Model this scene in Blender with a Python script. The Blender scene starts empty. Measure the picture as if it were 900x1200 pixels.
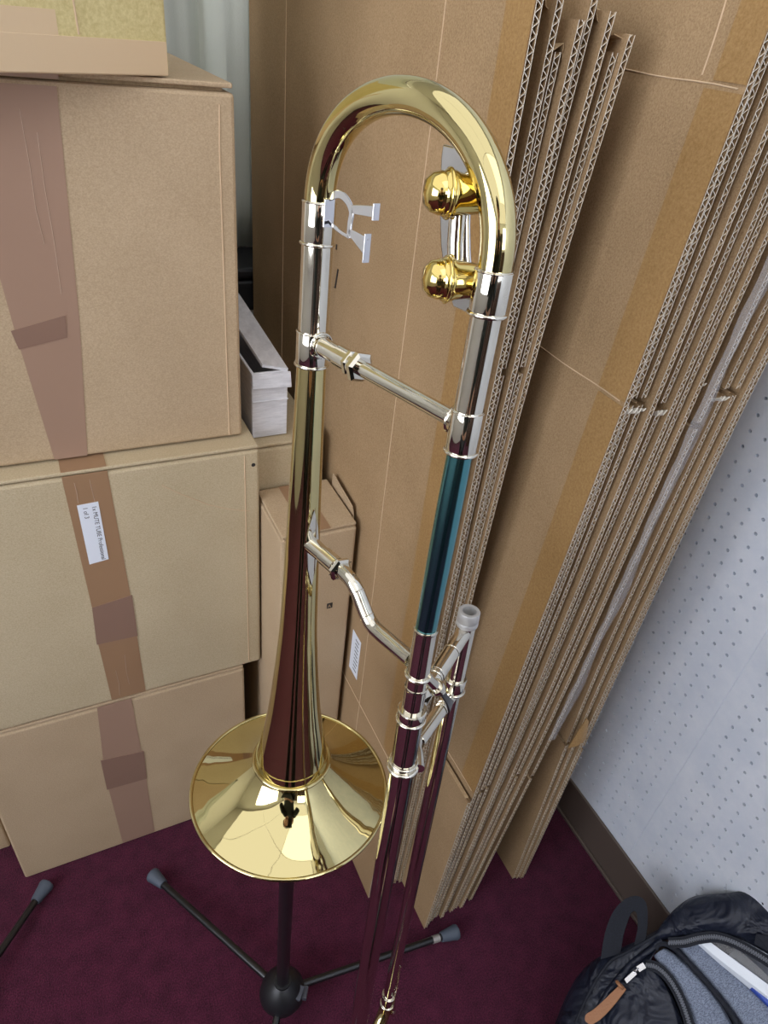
import bpy, bmesh, math, random
from mathutils import Vector, Matrix, Quaternion
PI = math.pi
random.seed(7)
SC = bpy.context.scene
COL = SC.collection
V = Vector

# ------------------------------------------------------------------ materials
def nt(name):
    m = bpy.data.materials.new(name); m.use_nodes = True
    return m, m.node_tree, m.node_tree.nodes['Principled BSDF']
def s2l(c):
    return tuple(((x/255)/12.92 if x/255 <= .04045 else ((x/255+.055)/1.055)**2.4) for x in c)+(1,)
def plain(name, rgb, rough=.5, metal=0, bump=0, bscale=200, coat=0, spec=.5):
    m, t, b = nt(name)
    b.inputs['Base Color'].default_value = s2l(rgb)
    b.inputs['Roughness'].default_value = rough
    b.inputs['Metallic'].default_value = metal
    b.inputs['Specular IOR Level'].default_value = spec
    if coat: b.inputs['Coat Weight'].default_value = coat
    if bump:
        tc = t.nodes.new('ShaderNodeTexCoord')
        n = t.nodes.new('ShaderNodeTexNoise'); n.inputs['Scale'].default_value = bscale; n.inputs['Detail'].default_value = 4
        t.links.new(tc.outputs['Object'], n.inputs['Vector'])
        bp = t.nodes.new('ShaderNodeBump'); bp.inputs['Strength'].default_value = bump; bp.inputs['Distance'].default_value = .002
        t.links.new(n.outputs['Fac'], bp.inputs['Height']); t.links.new(bp.outputs['Normal'], b.inputs['Normal'])
    return m
def kraft(name, c1, c2, rough=.75, scale=260, stretch=(1, 1, 1), bump=.25, blotch=.25):
    """paper: fine fibre speckle over slow blotches"""
    m, t, b = nt(name)
    tc = t.nodes.new('ShaderNodeTexCoord'); mp = t.nodes.new('ShaderNodeMapping')
    mp.inputs['Scale'].default_value = stretch
    t.links.new(tc.outputs['Object'], mp.inputs['Vector'])
    n = t.nodes.new('ShaderNodeTexNoise'); n.inputs['Scale'].default_value = scale; n.inputs['Detail'].default_value = 6; n.inputs['Roughness'].default_value = .7
    t.links.new(mp.outputs['Vector'], n.inputs['Vector'])
    n2 = t.nodes.new('ShaderNodeTexNoise'); n2.inputs['Scale'].default_value = 9; n2.inputs['Detail'].default_value = 5
    t.links.new(tc.outputs['Object'], n2.inputs['Vector'])
    ad = t.nodes.new('ShaderNodeMath'); ad.operation = 'MULTIPLY_ADD'; ad.inputs[1].default_value = blotch
    t.links.new(n2.outputs['Fac'], ad.inputs[0]); t.links.new(n.outputs['Fac'], ad.inputs[2])
    r = t.nodes.new('ShaderNodeValToRGB')
    r.color_ramp.elements[0].position = .42; r.color_ramp.elements[1].position = .82
    r.color_ramp.elements[0].color = s2l(c1); r.color_ramp.elements[1].color = s2l(c2)
    t.links.new(ad.outputs[0], r.inputs['Fac']); t.links.new(r.outputs['Color'], b.inputs['Base Color'])
    bp = t.nodes.new('ShaderNodeBump'); bp.inputs['Strength'].default_value = bump; bp.inputs['Distance'].default_value = .0008
    t.links.new(n.outputs['Fac'], bp.inputs['Height']); t.links.new(bp.outputs['Normal'], b.inputs['Normal'])
    b.inputs['Roughness'].default_value = rough; b.inputs['Specular IOR Level'].default_value = .3
    return m
M = {}
M['kraft'] = kraft('box_kraft', (166, 143, 113), (195, 172, 141), stretch=(.8, 1, 1), scale=650)
M['kraft_pale'] = kraft('box_kraft_pale', (174, 156, 124), (202, 186, 155), stretch=(.8, 1, 1), scale=650)
M['kraft_yellow'] = kraft('box_kraft_yellow', (190, 173, 118), (220, 206, 152))
M['kraft_sheet'] = kraft('sheet_kraft', (133, 108, 76), (176, 147, 111), scale=600, stretch=(1, 1, .9), blotch=.3)
M['kraft_inside'] = kraft('sheet_inside', (152, 126, 92), (188, 162, 126), scale=300)
M['glue_band'] = kraft('orange_band', (140, 107, 64), (170, 136, 90), scale=380, rough=.5)
M['cut_edge'] = kraft('cut_edge', (208, 199, 182), (240, 234, 220), scale=500)
M['white_card'] = kraft('white_card', (196, 196, 200), (228, 228, 232), stretch=(.3, .3, 2), scale=120)
M['crease'] = plain('worn_crease', (205, 178, 145), .8)
M['ink'] = plain('black_ink', (38, 34, 32), .7)
def tape_mat(name, rgb, alpha=1.0, rough=.28):
    m = plain(name, rgb, rough, bump=.15, bscale=60, spec=.5)
    m.node_tree.nodes['Principled BSDF'].inputs['Alpha'].default_value = alpha
    return m
M['tape'] = tape_mat('brown_tape', (164, 134, 114), .95)
M['tape_dark'] = tape_mat('brown_tape_double', (142, 113, 97), .95)
M['tape_warm'] = tape_mat('warm_tape', (158, 125, 95), .95)
M['tape_paper'] = plain('paper_tape', (216, 190, 154), .45, bump=.06, bscale=90)
M['tape_clear'] = tape_mat('clear_wrinkle', (190, 160, 140), .8, .2)
M['label'] = plain('label_paper', (226, 231, 240), .55)
M['wrinkle'] = plain('tape_wrinkle', (190, 165, 145), .25)
# metals
def metal(name, rgb, rough=.05, var=0):
    m, t, b = nt(name)
    b.inputs['Base Color'].default_value = s2l(rgb); b.inputs['Metallic'].default_value = 1; b.inputs['Roughness'].default_value = rough
    if var:
        tc = t.nodes.new('ShaderNodeTexCoord'); n = t.nodes.new('ShaderNodeTexNoise'); n.inputs['Scale'].default_value = 25
        t.links.new(tc.outputs['Object'], n.inputs['Vector'])
        bp = t.nodes.new('ShaderNodeBump'); bp.inputs['Strength'].default_value = var; bp.inputs['Distance'].default_value = .001
        t.links.new(n.outputs['Fac'], bp.inputs['Height']); t.links.new(bp.outputs['Normal'], b.inputs['Normal'])
    return m
M['brass'] = metal('lacquered_brass', (208, 194, 142), .04, .006)
M['brass_deep'] = metal('gold_knob', (226, 203, 126), .09)
M['nickel'] = metal('nickel', (222, 217, 204), .05, .015)
M['silver'] = metal('silver_plate', (222, 222, 226), .12)
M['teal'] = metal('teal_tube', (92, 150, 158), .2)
M['satin'] = plain('satin_receiver', (176, 174, 172), .42, metal=.3)
M['bore'] = plain('bore', (92, 90, 88), .5, metal=.6)
M['black_metal'] = plain('black_metal', (20, 20, 22), .3, coat=.3)
M['black_plastic'] = plain('black_plastic', (24, 24, 27), .42)
M['grey_plastic'] = plain('grey_plastic', (70, 72, 80), .45)
M['rubber'] = plain('grey_rubber', (74, 82, 94), .6)
M['silver_tape'] = plain('silver_band', (170, 165, 160), .35, metal=.4)
# carpet
def carpet():
    m, t, b = nt('maroon_carpet')
    tc = t.nodes.new('ShaderNodeTexCoord')
    n = t.nodes.new('ShaderNodeTexNoise'); n.inputs['Scale'].default_value = 420; n.inputs['Detail'].default_value = 3
    n2 = t.nodes.new('ShaderNodeTexNoise'); n2.inputs['Scale'].default_value = 35; n2.inputs['Detail'].default_value = 5
    for q in (n, n2): t.links.new(tc.outputs['Object'], q.inputs['Vector'])
    ad = t.nodes.new('ShaderNodeMath'); ad.operation = 'MULTIPLY_ADD'; ad.inputs[1].default_value = .45
    t.links.new(n2.outputs['Fac'], ad.inputs[0]); t.links.new(n.outputs['Fac'], ad.inputs[2])
    r = t.nodes.new('ShaderNodeValToRGB'); r.color_ramp.elements[0].position = .45; r.color_ramp.elements[1].position = 1
    r.color_ramp.elements[0].color = s2l((35, 8, 21)); r.color_ramp.elements[1].color = s2l((94, 35, 60))
    t.links.new(ad.outputs[0], r.inputs['Fac']); t.links.new(r.outputs['Color'], b.inputs['Base Color'])
    bp = t.nodes.new('ShaderNodeBump'); bp.inputs['Strength'].default_value = .8; bp.inputs['Distance'].default_value = .003
    t.links.new(n.outputs['Fac'], bp.inputs['Height']); t.links.new(bp.outputs['Normal'], b.inputs['Normal'])
    b.inputs['Roughness'].default_value = .95; b.inputs['Specular IOR Level'].default_value = .1
    b.inputs['Sheen Weight'].default_value = .15
    return m
M['carpet'] = carpet()
M['peg'] = kraft('pegboard_white', (216, 223, 234), (232, 236, 243), scale=14, rough=.5, bump=.05, blotch=.1)
M['scuff'] = plain('grey_scuff', (170, 174, 182), .6)
M['wall'] = plain('white_wall', (222, 220, 212), .7, bump=.1, bscale=60)
M['ceiling'] = plain('ceiling_tile', (226, 224, 214), .8, bump=.2, bscale=120)
M['baseboard'] = plain('brown_vinyl_base', (92, 80, 72), .45)
M['door'] = plain('added_dark_wood', (70, 52, 42), .4)
M['curtain'] = plain('pale_curtain', (200, 203, 192), .8, bump=.2, bscale=300)
M['shelf'] = plain('pale_shelf', (176, 172, 164), .6)
# fabrics
def weave(name, c1, c2, sc=900, rough=.6, spec=.4, fold=0):
    m, t, b = nt(name)
    tc = t.nodes.new('ShaderNodeTexCoord'); w = t.nodes.new('ShaderNodeTexNoise')
    mp = t.nodes.new('ShaderNodeMapping'); mp.inputs['Scale'].default_value = (.35, 1.6, 1); mp.inputs['Rotation'].default_value = (0, 0, .6)
    t.links.new(tc.outputs['Object'], mp.inputs['Vector']); t.links.new(mp.outputs['Vector'], w.inputs['Vector'])
    w.inputs['Scale'].default_value = sc; w.inputs['Detail'].default_value = 2
    r = t.nodes.new('ShaderNodeValToRGB'); r.color_ramp.elements[0].position = .35; r.color_ramp.elements[1].position = .65
    r.color_ramp.elements[0].color = s2l(c1); r.color_ramp.elements[1].color = s2l(c2)
    t.links.new(w.outputs['Fac'], r.inputs['Fac']); t.links.new(r.outputs['Color'], b.inputs['Base Color'])
    bp = t.nodes.new('ShaderNodeBump'); bp.inputs['Strength'].default_value = .3; bp.inputs['Distance'].default_value = .0006
    t.links.new(w.outputs['Fac'], bp.inputs['Height']); t.links.new(bp.outputs['Normal'], b.inputs['Normal'])
    if fold:
        n3 = t.nodes.new('ShaderNodeTexNoise'); n3.inputs['Scale'].default_value = 16; n3.inputs['Detail'].default_value = 3; n3.inputs['Distortion'].default_value = .8
        t.links.new(tc.outputs['Object'], n3.inputs['Vector'])
        b3 = t.nodes.new('ShaderNodeBump'); b3.inputs['Strength'].default_value = .9; b3.inputs['Distance'].default_value = fold
        t.links.new(n3.outputs['Fac'], b3.inputs['Height']); t.links.new(b3.outputs['Normal'], bp.inputs['Normal'])
    b.inputs['Roughness'].default_value = rough; b.inputs['Specular IOR Level'].default_value = spec
    return m
M['nylon'] = weave('black_nylon', (19, 23, 36), (29, 35, 52), 700, .45, .45, .03)
M['nylon_dull'] = weave('black_webbing', (16, 19, 28), (27, 31, 43), 500, .75)
M['mesh_grey'] = weave('grey_mesh_cloth', (92, 100, 118), (142, 152, 172), 620, .7, .4, .012)
M['zip'] = plain('zip_teeth', (92, 96, 106), .3)
M['leather'] = plain('tan_leather', (158, 108, 72), .55, bump=.3, bscale=400)
M['paper_white'] = plain('white_paper', (232, 238, 246), .4)
M['blue'] = plain('blue_paper', (58, 84, 176), .4)
def film(name, rgb, trans, rough, alpha):
    m, t, b = nt(name)
    b.inputs['Base Color'].default_value = s2l(rgb); b.inputs['Roughness'].default_value = rough
    b.inputs['Transmission Weight'].default_value = trans; b.inputs['Alpha'].default_value = alpha; b.inputs['IOR'].default_value = 1.2
    return m
M['film'] = film('clear_film', (210, 210, 212), .0, .12, .15)
def emit(name, rgb, s):
    m = bpy.data.materials.new(name); m.use_nodes = True; t = m.node_tree; t.nodes.clear()
    e = t.nodes.new('ShaderNodeEmission'); o = t.nodes.new('ShaderNodeOutputMaterial')
    e.inputs['Color'].default_value = s2l(rgb); e.inputs['Strength'].default_value = s
    t.links.new(e.outputs[0], o.inputs['Surface']); return m
M['ceiling_fill'] = emit('ceiling_fill_glow', (250, 250, 252), .90)  # even glow of the added ceiling panels
M['daylight'] = emit('daylight_pane', (238, 243, 255), 5.5)
M['ceiling_fill_bright'] = emit('ceiling_fill_glow_bright', (250, 250, 252), 1.6)  # one added panel glows stronger, for the streak on the bow

# ------------------------------------------------------------------ mesh helpers
class MB:
    def __init__(s): s.v = []; s.f = []; s.m = []
    def add(s, vs, fs, mi=0):
        o = len(s.v); s.v += [tuple(p) for p in vs]; s.f += [tuple(i+o for i in f) for f in fs]; s.m += [mi]*len(fs)
    def box(s, a, b, mi=0):
        x0, y0, z0 = a; x1, y1, z1 = b
        s.add([(x0,y0,z0),(x1,y0,z0),(x1,y1,z0),(x0,y1,z0),(x0,y0,z1),(x1,y0,z1),(x1,y1,z1),(x0,y1,z1)],
              [(0,3,2,1),(4,5,6,7),(0,1,5,4),(1,2,6,5),(2,3,7,6),(3,0,4,7)], mi)
    def obox(s, c, ax, ay, az, mi=0):     # oriented box, half-vectors
        c = V(c); P = []
        for k in (-1, 1):
            for (i, j) in ((-1,-1),(1,-1),(1,1),(-1,1)): P.append(c+ax*i+ay*j+az*k)
        s.add(P, [(0,3,2,1),(4,5,6,7),(0,1,5,4),(1,2,6,5),(2,3,7,6),(3,0,4,7)], mi)
    def tube(s, pts, rads, n=24, cap=True, mi=0):
        pts = [V(p) for p in pts]
        if not hasattr(rads, '__len__'): rads = [rads]*len(pts)
        T = []
        for i in range(len(pts)):
            a = pts[max(i-1, 0)]; b = pts[min(i+1, len(pts)-1)]; T.append((b-a).normalized())
        x = T[0].orthogonal().normalized(); vs = []
        for i, p in enumerate(pts):
            x = (x-T[i]*x.dot(T[i])).normalized(); y = T[i].cross(x)
            for k in range(n):
                a = 2*PI*k/n; vs.append(p+(x*math.cos(a)+y*math.sin(a))*rads[i])
        fs = []
        for i in range(len(pts)-1):
            for k in range(n):
                k2 = (k+1) % n; fs.append((i*n+k, i*n+k2, (i+1)*n+k2, (i+1)*n+k))
        if cap: fs.append(tuple(range(n-1, -1, -1))); fs.append(tuple((len(pts)-1)*n+k for k in range(n)))
        s.add(vs, fs, mi)
    def lathe(s, o, ax, prof, n=48, mi=0):   # prof: (h, r) along ax, closed by caller
        o = V(o); ax = V(ax).normalized(); x = ax.orthogonal().normalized(); y = ax.cross(x); vs = []; fs = []
        for h, r in prof:
            for k in range(n):
                a = 2*PI*k/n; vs.append(o+ax*h+(x*math.cos(a)+y*math.sin(a))*max(r, 1e-5))
        for i in range(len(prof)-1):
            for k in range(n):
                k2 = (k+1) % n; fs.append((i*n+k, i*n+k2, (i+1)*n+k2, (i+1)*n+k))
        s.add(vs, fs, mi)
    def torus(s, c, ax, R, r, n=64, m=12, a0=0, a1=2*PI, x=None, mi=0):
        c = V(c); ax = V(ax).normalized(); x = V(x).normalized() if x is not None else ax.orthogonal().normalized(); y = ax.cross(x)
        full = abs(a1-a0-2*PI) < 1e-6; vs = []; fs = []; N = n if full else n+1
        for i in range(N):
            a = a0+(a1-a0)*i/n; d = x*math.cos(a)+y*math.sin(a)
            for k in range(m):
                b = 2*PI*k/m; vs.append(c+d*(R+r*math.cos(b))+ax*(r*math.sin(b)))
        for i in range(n):
            i2 = (i+1) % N
            for k in range(m):
                k2 = (k+1) % m; fs.append((i*m+k, i2*m+k, i2*m+k2, i*m+k2))
        if not full: fs.append(tuple(range(m))); fs.append(tuple(n*m+k for k in range(m-1, -1, -1)))
        s.add(vs, fs, mi)
    def ribbon(s, A, B, th, mi=0):         # thick strip between polylines A and B
        A = [V(p) for p in A]; B = [V(p) for p in B]; n = len(A); up = []
        for i in range(n):
            t = A[min(i+1, n-1)]-A[max(i-1, 0)]; w = B[i]-A[i]; q = t.cross(w)
            up.append(q.normalized()*th/2 if q.length > 1e-9 else V((0,0,th/2)))
        vs = []
        for i in range(n): vs += [A[i]+up[i], B[i]+up[i], B[i]-up[i], A[i]-up[i]]
        fs = [(0,1,2,3), tuple(4*(n-1)+k for k in (3,2,1,0))]
        for i in range(n-1):
            for k in range(4):
                k2 = (k+1) % 4; fs.append((4*i+k2, 4*i+k, 4*i+4+k, 4*i+4+k2))
        s.add(vs, fs, mi)
    def build(s, name, mats, parent=None, smooth=False, bevel=0, angle=40):
        me = bpy.data.meshes.new(name)
        off = wloc(parent) if parent else V((0,0,0))
        me.from_pydata([tuple(V(p)-off) for p in s.v], [], s.f)
        mats = mats if isinstance(mats, (list, tuple)) else [mats]
        for m_ in mats: me.materials.append(M[m_] if isinstance(m_, str) else m_)
        for p, mi in zip(me.polygons, s.m): p.material_index = mi; p.use_smooth = smooth
        me.validate(); me.update()
        bm = bmesh.new(); bm.from_mesh(me); bmesh.ops.recalc_face_normals(bm, faces=bm.faces)
        if smooth:
            for e in bm.edges:
                if len(e.link_faces) == 2 and e.calc_face_angle(0) > math.radians(angle): e.smooth = False
        bm.to_mesh(me); bm.free()
        o = bpy.data.objects.new(name, me); COL.objects.link(o)
        if parent: o.parent = parent
        if bevel:
            b = o.modifiers.new('bevel', 'BEVEL'); b.width = bevel; b.segments = 2; b.limit_method = 'ANGLE'
        return o
def wloc(o):
    p = V((0,0,0))
    while o: p += o.location; o = o.parent
    return p
def tag(o, label=None, cat=None, group=None, kind=None):
    for k, val in (('label', label), ('category', cat), ('group', group), ('kind', kind)):
        if val: o[k] = val
    return o
def empty(name, loc, label, cat, group=None):
    o = bpy.data.objects.new(name, None); COL.objects.link(o); o.location = loc; o.empty_display_size = .05
    return tag(o, label, cat, group)
def struct(o): o['kind'] = 'structure'; return o
def catmull(P, n=8):
    P = [V(p) for p in P]; out = []
    for i in range(len(P)-1):
        p0 = P[i-1] if i else P[0]*2-P[1]; p1 = P[i]; p2 = P[i+1]; p3 = P[i+2] if i+2 < len(P) else P[-1]*2-P[-2]
        for k in range(n):
            t = k/n; out.append(.5*((2*p1)+(p2-p0)*t+(2*p0-5*p1+4*p2-p3)*t*t+(3*p1-p0-3*p2+p3)*t**3))
    out.append(P[-1]); return out
def text_mesh(body, size, name, origin, xdir, ydir, mat, parent):
    cu = bpy.data.curves.new(name, 'FONT'); cu.body = body; cu.size = size; cu.extrude = 0.00005
    tmp = bpy.data.objects.new(name+'_src', cu); COL.objects.link(tmp)
    dg = bpy.context.evaluated_depsgraph_get(); me = bpy.data.meshes.new_from_object(tmp.evaluated_get(dg))
    bpy.data.objects.remove(tmp); bpy.data.curves.remove(cu)
    x = V(xdir).normalized(); y = V(ydir).normalized(); z = x.cross(y); o3 = V(origin); off = wloc(parent)
    for v in me.vertices: v.co = o3+x*v.co.x+y*v.co.y+z*v.co.z-off
    me.name = name; me.materials.clear(); me.materials.append(M[mat])
    o = bpy.data.objects.new(name, me); COL.objects.link(o); o.parent = parent; return o

# ------------------------------------------------------------------ room
WX = .843
mb = MB(); mb.box((-2.0, -2.4, -.06), (WX+.06, 1.62, 0)); struct(mb.build('floor', 'carpet'))
mb = MB(); mb.box((-2.0, -2.4, 2.5), (WX+.06, 1.62, 2.56)); struct(mb.build('ceiling', 'ceiling'))
mb = MB(); mb.box((-2.0, 1.52, 0), (WX+.06, 1.62, 2.5)); struct(mb.build('wall_back', 'wall'))
mb = MB(); mb.box((-2.0, -2.4, 0), (-1.94, 1.52, 2.5)); struct(mb.build('wall_left', 'wall'))
mb = MB(); mb.box((-1.94, -2.4, 0), (WX, -2.34, 2.5)); struct(mb.build('wall_front', 'wall'))
mb = MB(); mb.box((-1.0, -2.34, 0), (-.15, -2.3, 2.05)); mb.box((-1.08,-2.34,0),(-1.0,-2.29,2.12)); mb.box((-.15,-2.34,0),(-.07,-2.29,2.12)); mb.box((-1.0,-2.34,2.05),(-.15,-2.29,2.12))
struct(mb.build('added_door', 'door', bevel=.004))  # added out of view as something dark for the brass to mirror
# window in the left wall, daylight behind its pane
WN = bpy.data.objects.new('window_1', None); COL.objects.link(WN); WN.location = (-1.94, -.45, 1.5); struct(WN)
mb = MB(); wy0, wy1, wz0, wz1 = -1.35, .45, .95, 2.15
for a, b in (((-1.94,wy0-.06,wz0-.06),(-1.90,wy1+.06,wz0)),((-1.94,wy0-.06,wz1),(-1.90,wy1+.06,wz1+.06)),((-1.94,wy0-.06,wz0),(-1.90,wy0,wz1)),((-1.94,wy1,wz0),(-1.90,wy1+.06,wz1)),((-1.94,-.47,wz0),(-1.91,-.43,wz1))): mb.box(a, b)
mb.build('window_frame', 'wall', WN)
mb = MB(); mb.box((-1.938,wy0,wz0),(-1.934,wy1,wz1)); mb.build('pane', 'daylight', WN)
WN2 = bpy.data.objects.new('fill_window', None); COL.objects.link(WN2); WN2.location = (.35, -2.34, 1.95); struct(WN2)  # added unseen window, frontal fill on the box fronts and cut edges
mb = MB(); wx0, wx1, wz0, wz1 = -.02, .76, 1.62, 2.32
for a, b in (((wx0-.05,-2.34,wz0-.05),(wx1+.05,-2.30,wz0)),((wx0-.05,-2.34,wz1),(wx1+.05,-2.30,wz1+.05)),((wx0-.05,-2.34,wz0),(wx0,-2.30,wz1)),((wx1,-2.34,wz0),(wx1+.05,-2.30,wz1))): mb.box(a, b)
mb.build('window_frame', 'wall', WN2)
mb = MB(); mb.box((wx0,-2.338,wz0),(wx1,-2.334,wz1)); mb.build('pane', 'daylight', WN2)
for k, x in enumerate((-1.90, .0, .40)):  # unseen cabinets, added to put dark bands into the tube reflections
    t = empty('cabinet', (x+.2, -2.1, 0), 'added dark wooden cabinet by the wall facing the boxes, '+('in the corner','beside the door','nearest the pegboard wall')[k], 'cabinet', 'added dark cabinets by the front wall')
    w_ = .80 if k == 0 else .385
    mb = MB(); mb.box((x,-2.28,0),(x+w_,-1.90,1.5)); mb.build('added_cabinet_body', 'door', t, bevel=.004)
    for d in range(2):
        xa = x+.006+d*(w_/2-.002)
        mb = MB(); mb.box((xa,-1.899,.03),(xa+w_/2-.010,-1.883,1.47)); dr = mb.build('added_cabinet_door', 'door', t, bevel=.003)
        mb = MB(); xk = xa+(w_/2-.035 if d == 0 else .025); mb.lathe((xk,-1.883,.9),(0,1,0),[(0,.004),(.012,.004),(.014,.010),(.022,.010),(.024,0)],16); mb.build('knob', 'silver', dr, smooth=True)
# pegboard: two perforated boards with real blind holes, plain beyond the reach of the view
P = .0247
mb = MB()
def holes(ys, zs, half=P/2, r=.0029, dep=.009):
    for y in ys:
        for z in zs:
            sq = [(half,-half),(half,0),(half,half),(0,half),(-half,half),(-half,0),(-half,-half),(0,-half)]
            ang = [math.atan2(b, a) for a, b in sq]
            O_ = [(WX, y+a, z+b) for a, b in sq]
            R = [(WX, y+r*math.cos(t), z+r*math.sin(t)) for t in ang]; D = [(WX+dep, p[1], p[2]) for p in R]
            fs = []
            for k in range(8):
                k2 = (k+1) % 8; fs += [(k, k2, 8+k2, 8+k), (8+k, 8+k2, 16+k2, 16+k)]
            fs.append(tuple(16+k for k in range(8)))
            mb.add(O_+R+D, fs)
zs = [.1305+P*k for k in range(47)]
ysA = [.3215-P*k for k in range(24)]; ysB = [.3830+P*k for k in range(18)]
holes(ysA, zs); holes(ysB, zs)
zlo, zhi = zs[0]-P/2, zs[-1]+P/2
yA0, yA1 = ysA[-1]-P/2, ysA[0]+P/2; yB0, yB1 = ysB[0]-P/2, ysB[-1]+P/2
def q(y0, y1, z0, z1): mb.add([(WX,y0,z0),(WX,y1,z0),(WX,y1,z1),(WX,y0,z1)], [(0,1,2,3)])
q(-2.34, yA0, 0, 2.5); q(yB1, 1.52, 0, 2.5); q(yA0, yB1, 0, zlo); q(yA0, yB1, zhi, 2.5)
q(yA1, .3515, zlo, zhi); q(.3530, yB0, zlo, zhi)
mb.add([(WX,.3515,zlo),(WX+.0015,.3522,zlo),(WX,.353,zlo),(WX,.3515,zhi),(WX+.0015,.3522,zhi),(WX,.353,zhi)], [(0,1,4,3),(1,2,5,4)])
mb.box((WX+.012, -2.34, 0), (WX+.06, 1.52, 2.5))
struct(mb.build('wall_right', 'peg'))
mb = MB(); mb.box((WX-.006, -2.34, 0), (WX-.0002, 1.52, .104)); mb.box((WX-.012, -2.34, 0), (WX-.006, 1.52, .008))
struct(mb.build('baseboard_right', 'baseboard', bevel=.002))
mb = MB(); mb.box((-1.94, 1.508, 0), (WX-.012, 1.5198, .104)); struct(mb.build('baseboard_back', 'baseboard'))
# scuffs on the pegboard are marks on the wall
mb = MB()
for pl, w in ((((.120,.176),(.112,.168),(.109,.155),(.104,.148)), .0012), (((.20,.29),(.186,.262),(.180,.246)), .0008)):
    A = [(WX-.0003, y, z) for y, z in pl]; B = [(WX-.0003, y+w, z+w*.3) for y, z in pl]; mb.ribbon(A, B, .0003)
struct(mb.build('trim_1', 'scuff'))
# added luminous panels over the unseen ceiling, for even light and pale reflections
cells = [(x, y) for y in (-1.74, -.61, .52) for x in (-1.40, -.57, .26)]
where = ['rear left','rear middle','rear right','left','middle','right','front left','front middle','front right']
for k, (x, y) in enumerate(cells):
    t = empty('added_ceiling_panel', (x, y, 2.5), 'added glowing ceiling panel, '+where[k]+' of nine, counted from the door', 'ceiling light', 'added glowing ceiling panels')
    hx, hy = .411, .561; mb = MB()
    mb.box((x-hx-.003, y-hy-.003, 2.47), (x-hx, y+hy+.003, 2.499)); mb.box((x+hx, y-hy-.003, 2.47), (x+hx+.003, y+hy+.003, 2.499))
    mb.box((x-hx, y-hy-.003, 2.47), (x+hx, y-hy, 2.499)); mb.box((x-hx, y+hy, 2.47), (x+hx, y+hy+.003, 2.499))
    mb.build('frame', 'ceiling', t)
    mb = MB(); mb.box((x-hx+.001, y-hy+.001, 2.476), (x+hx-.001, y+hy-.001, 2.482)); mb.build('diffuser', 'ceiling_fill_bright' if k == 5 else 'ceiling_fill', t)

# ------------------------------------------------------------------ cartons
def carton(name, label, x0, x1, y0, y1, z0, z1, mat, rot=0, flap_gap=.0025, lab_group=None, split=True):
    cx, cy = (x0+x1)/2, (y0+y1)/2
    t = empty(name, (cx, cy, z0), label, 'cardboard box', lab_group)
    T = .005
    mb = MB(); mb.box((x0, y0, z0+.001), (x1, y1, z1-T-flap_gap)); o = mb.build('box_body', mat, t, bevel=.004)
    for (a, b) in (((y0+.001, (y0+y1)/2-.0015), ((y0+y1)/2+.0015, y1-.001)) if split else ((y0+.001, y1-.001),)):
        mb = MB(); mb.box((x0+.0015, a, z1-T), (x1-.0015, b, z1)); mb.build('top_flap', [mat], t, bevel=.0015)
    # folded rims the flaps rise from
    mb = MB(); g = z1-T-flap_gap
    mb.box((x0+.010, y0+.012, g-.001), (x1-.010, y1-.012, z1-T+.0005)); mb.build('inner_flap', 'kraft_inside', t)
    return t
def strip(parent, name, pts, y, mat, th=.0006, label=None):
    """tape / label stuck on a front face lying in the plane Y=y; pts = (x,z) outline"""
    mb = MB(); n = len(pts)
    vs = [(x, y-th, z) for x, z in pts]+[(x, y+.0002, z) for x, z in pts]
    mb.add(vs, [tuple(range(n)), tuple(range(2*n-1, n-1, -1))]+[(k, k+n, (k+1) % n+n, (k+1) % n) for k in range(n)])
    o = mb.build(name, mat, parent)
    if label: o['label'] = label
    return o
def wrinkles(parent, lines, y):
    for pl in lines:
        mb = MB(); mb.tube([(x, y, z) for x, z in pl], .00035, 6); mb.build('tape_wrinkle', 'wrinkle', parent, smooth=True)
B3 = carton('cardboard_box', 'brown cardboard box on the maroon carpet, bottom of the stack of four', -.217, .211, .797, 1.20, 0, .428, 'kraft')
strip(B3, 'packing_tape', [(-.033,.424),(.020,.424),(.021,.280),(.024,.276),(.021,.192),(.019,.006),(-.042,.006),(-.044,.19),(-.042,.28)], .797, 'tape')
strip(B3, 'tape_overlap', [(-.046,.286),(.025,.276),(.022,.192),(-.047,.197)], .7963, 'tape_dark')
B2 = carton('cardboard_box', 'pale cardboard box with white address label on its tape, second from bottom', -.205, .241, .797, 1.21, .430, .876, 'kraft_pale')
strip(B2, 'packing_tape', [(-.014,.871),(.040,.871),(.044,.65),(.044,.433),(-.009,.433),(-.012,.57),(-.010,.64)], .797, 'tape_warm')
strip(B2, 'tape_overlap', [(-.010,.643),(.046,.651),(.045,.565),(-.014,.567)], .7963, 'tape_dark')
mb = MB(); mb.box((-.014, .799, .8755), (.040, .86, .8768)); mb.build('packing_tape', 'tape_warm', B2)
L = strip(B2, 'address_label', [(-.003,.825),(.023,.826),(.0235,.727),(-.002,.724)], .7962, 'label', .0004, 'white printed label with small grey type')
text_mesh('1x MUTE TUBE Professional', .0079, 'label_text', (.0145, .79565, .8205), (0.0, 0, -1), (1, 0, 0), 'ink', L)
text_mesh('1 of 3', .0079, 'label_text', (.0035, .79565, .8205), (0, 0, -1), (1, 0, 0), 'ink', L)
wrinkles(B2, [[(-.001,.86),(.000,.845),(-.001,.828)],[(.0175,.862),(.018,.845),(.019,.827)],[(.005,.50),(.006,.47),(.004,.44)],[(.022,.53),(.02,.49),(.021,.46)]], .7963)
mb = MB(); mb.lathe((.232,.7972,.845), (0,-1,0), [(0,.003),(.0004,.003),(.0004,0)], 14); mb.build('printed_dot', 'ink', B2)
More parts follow.
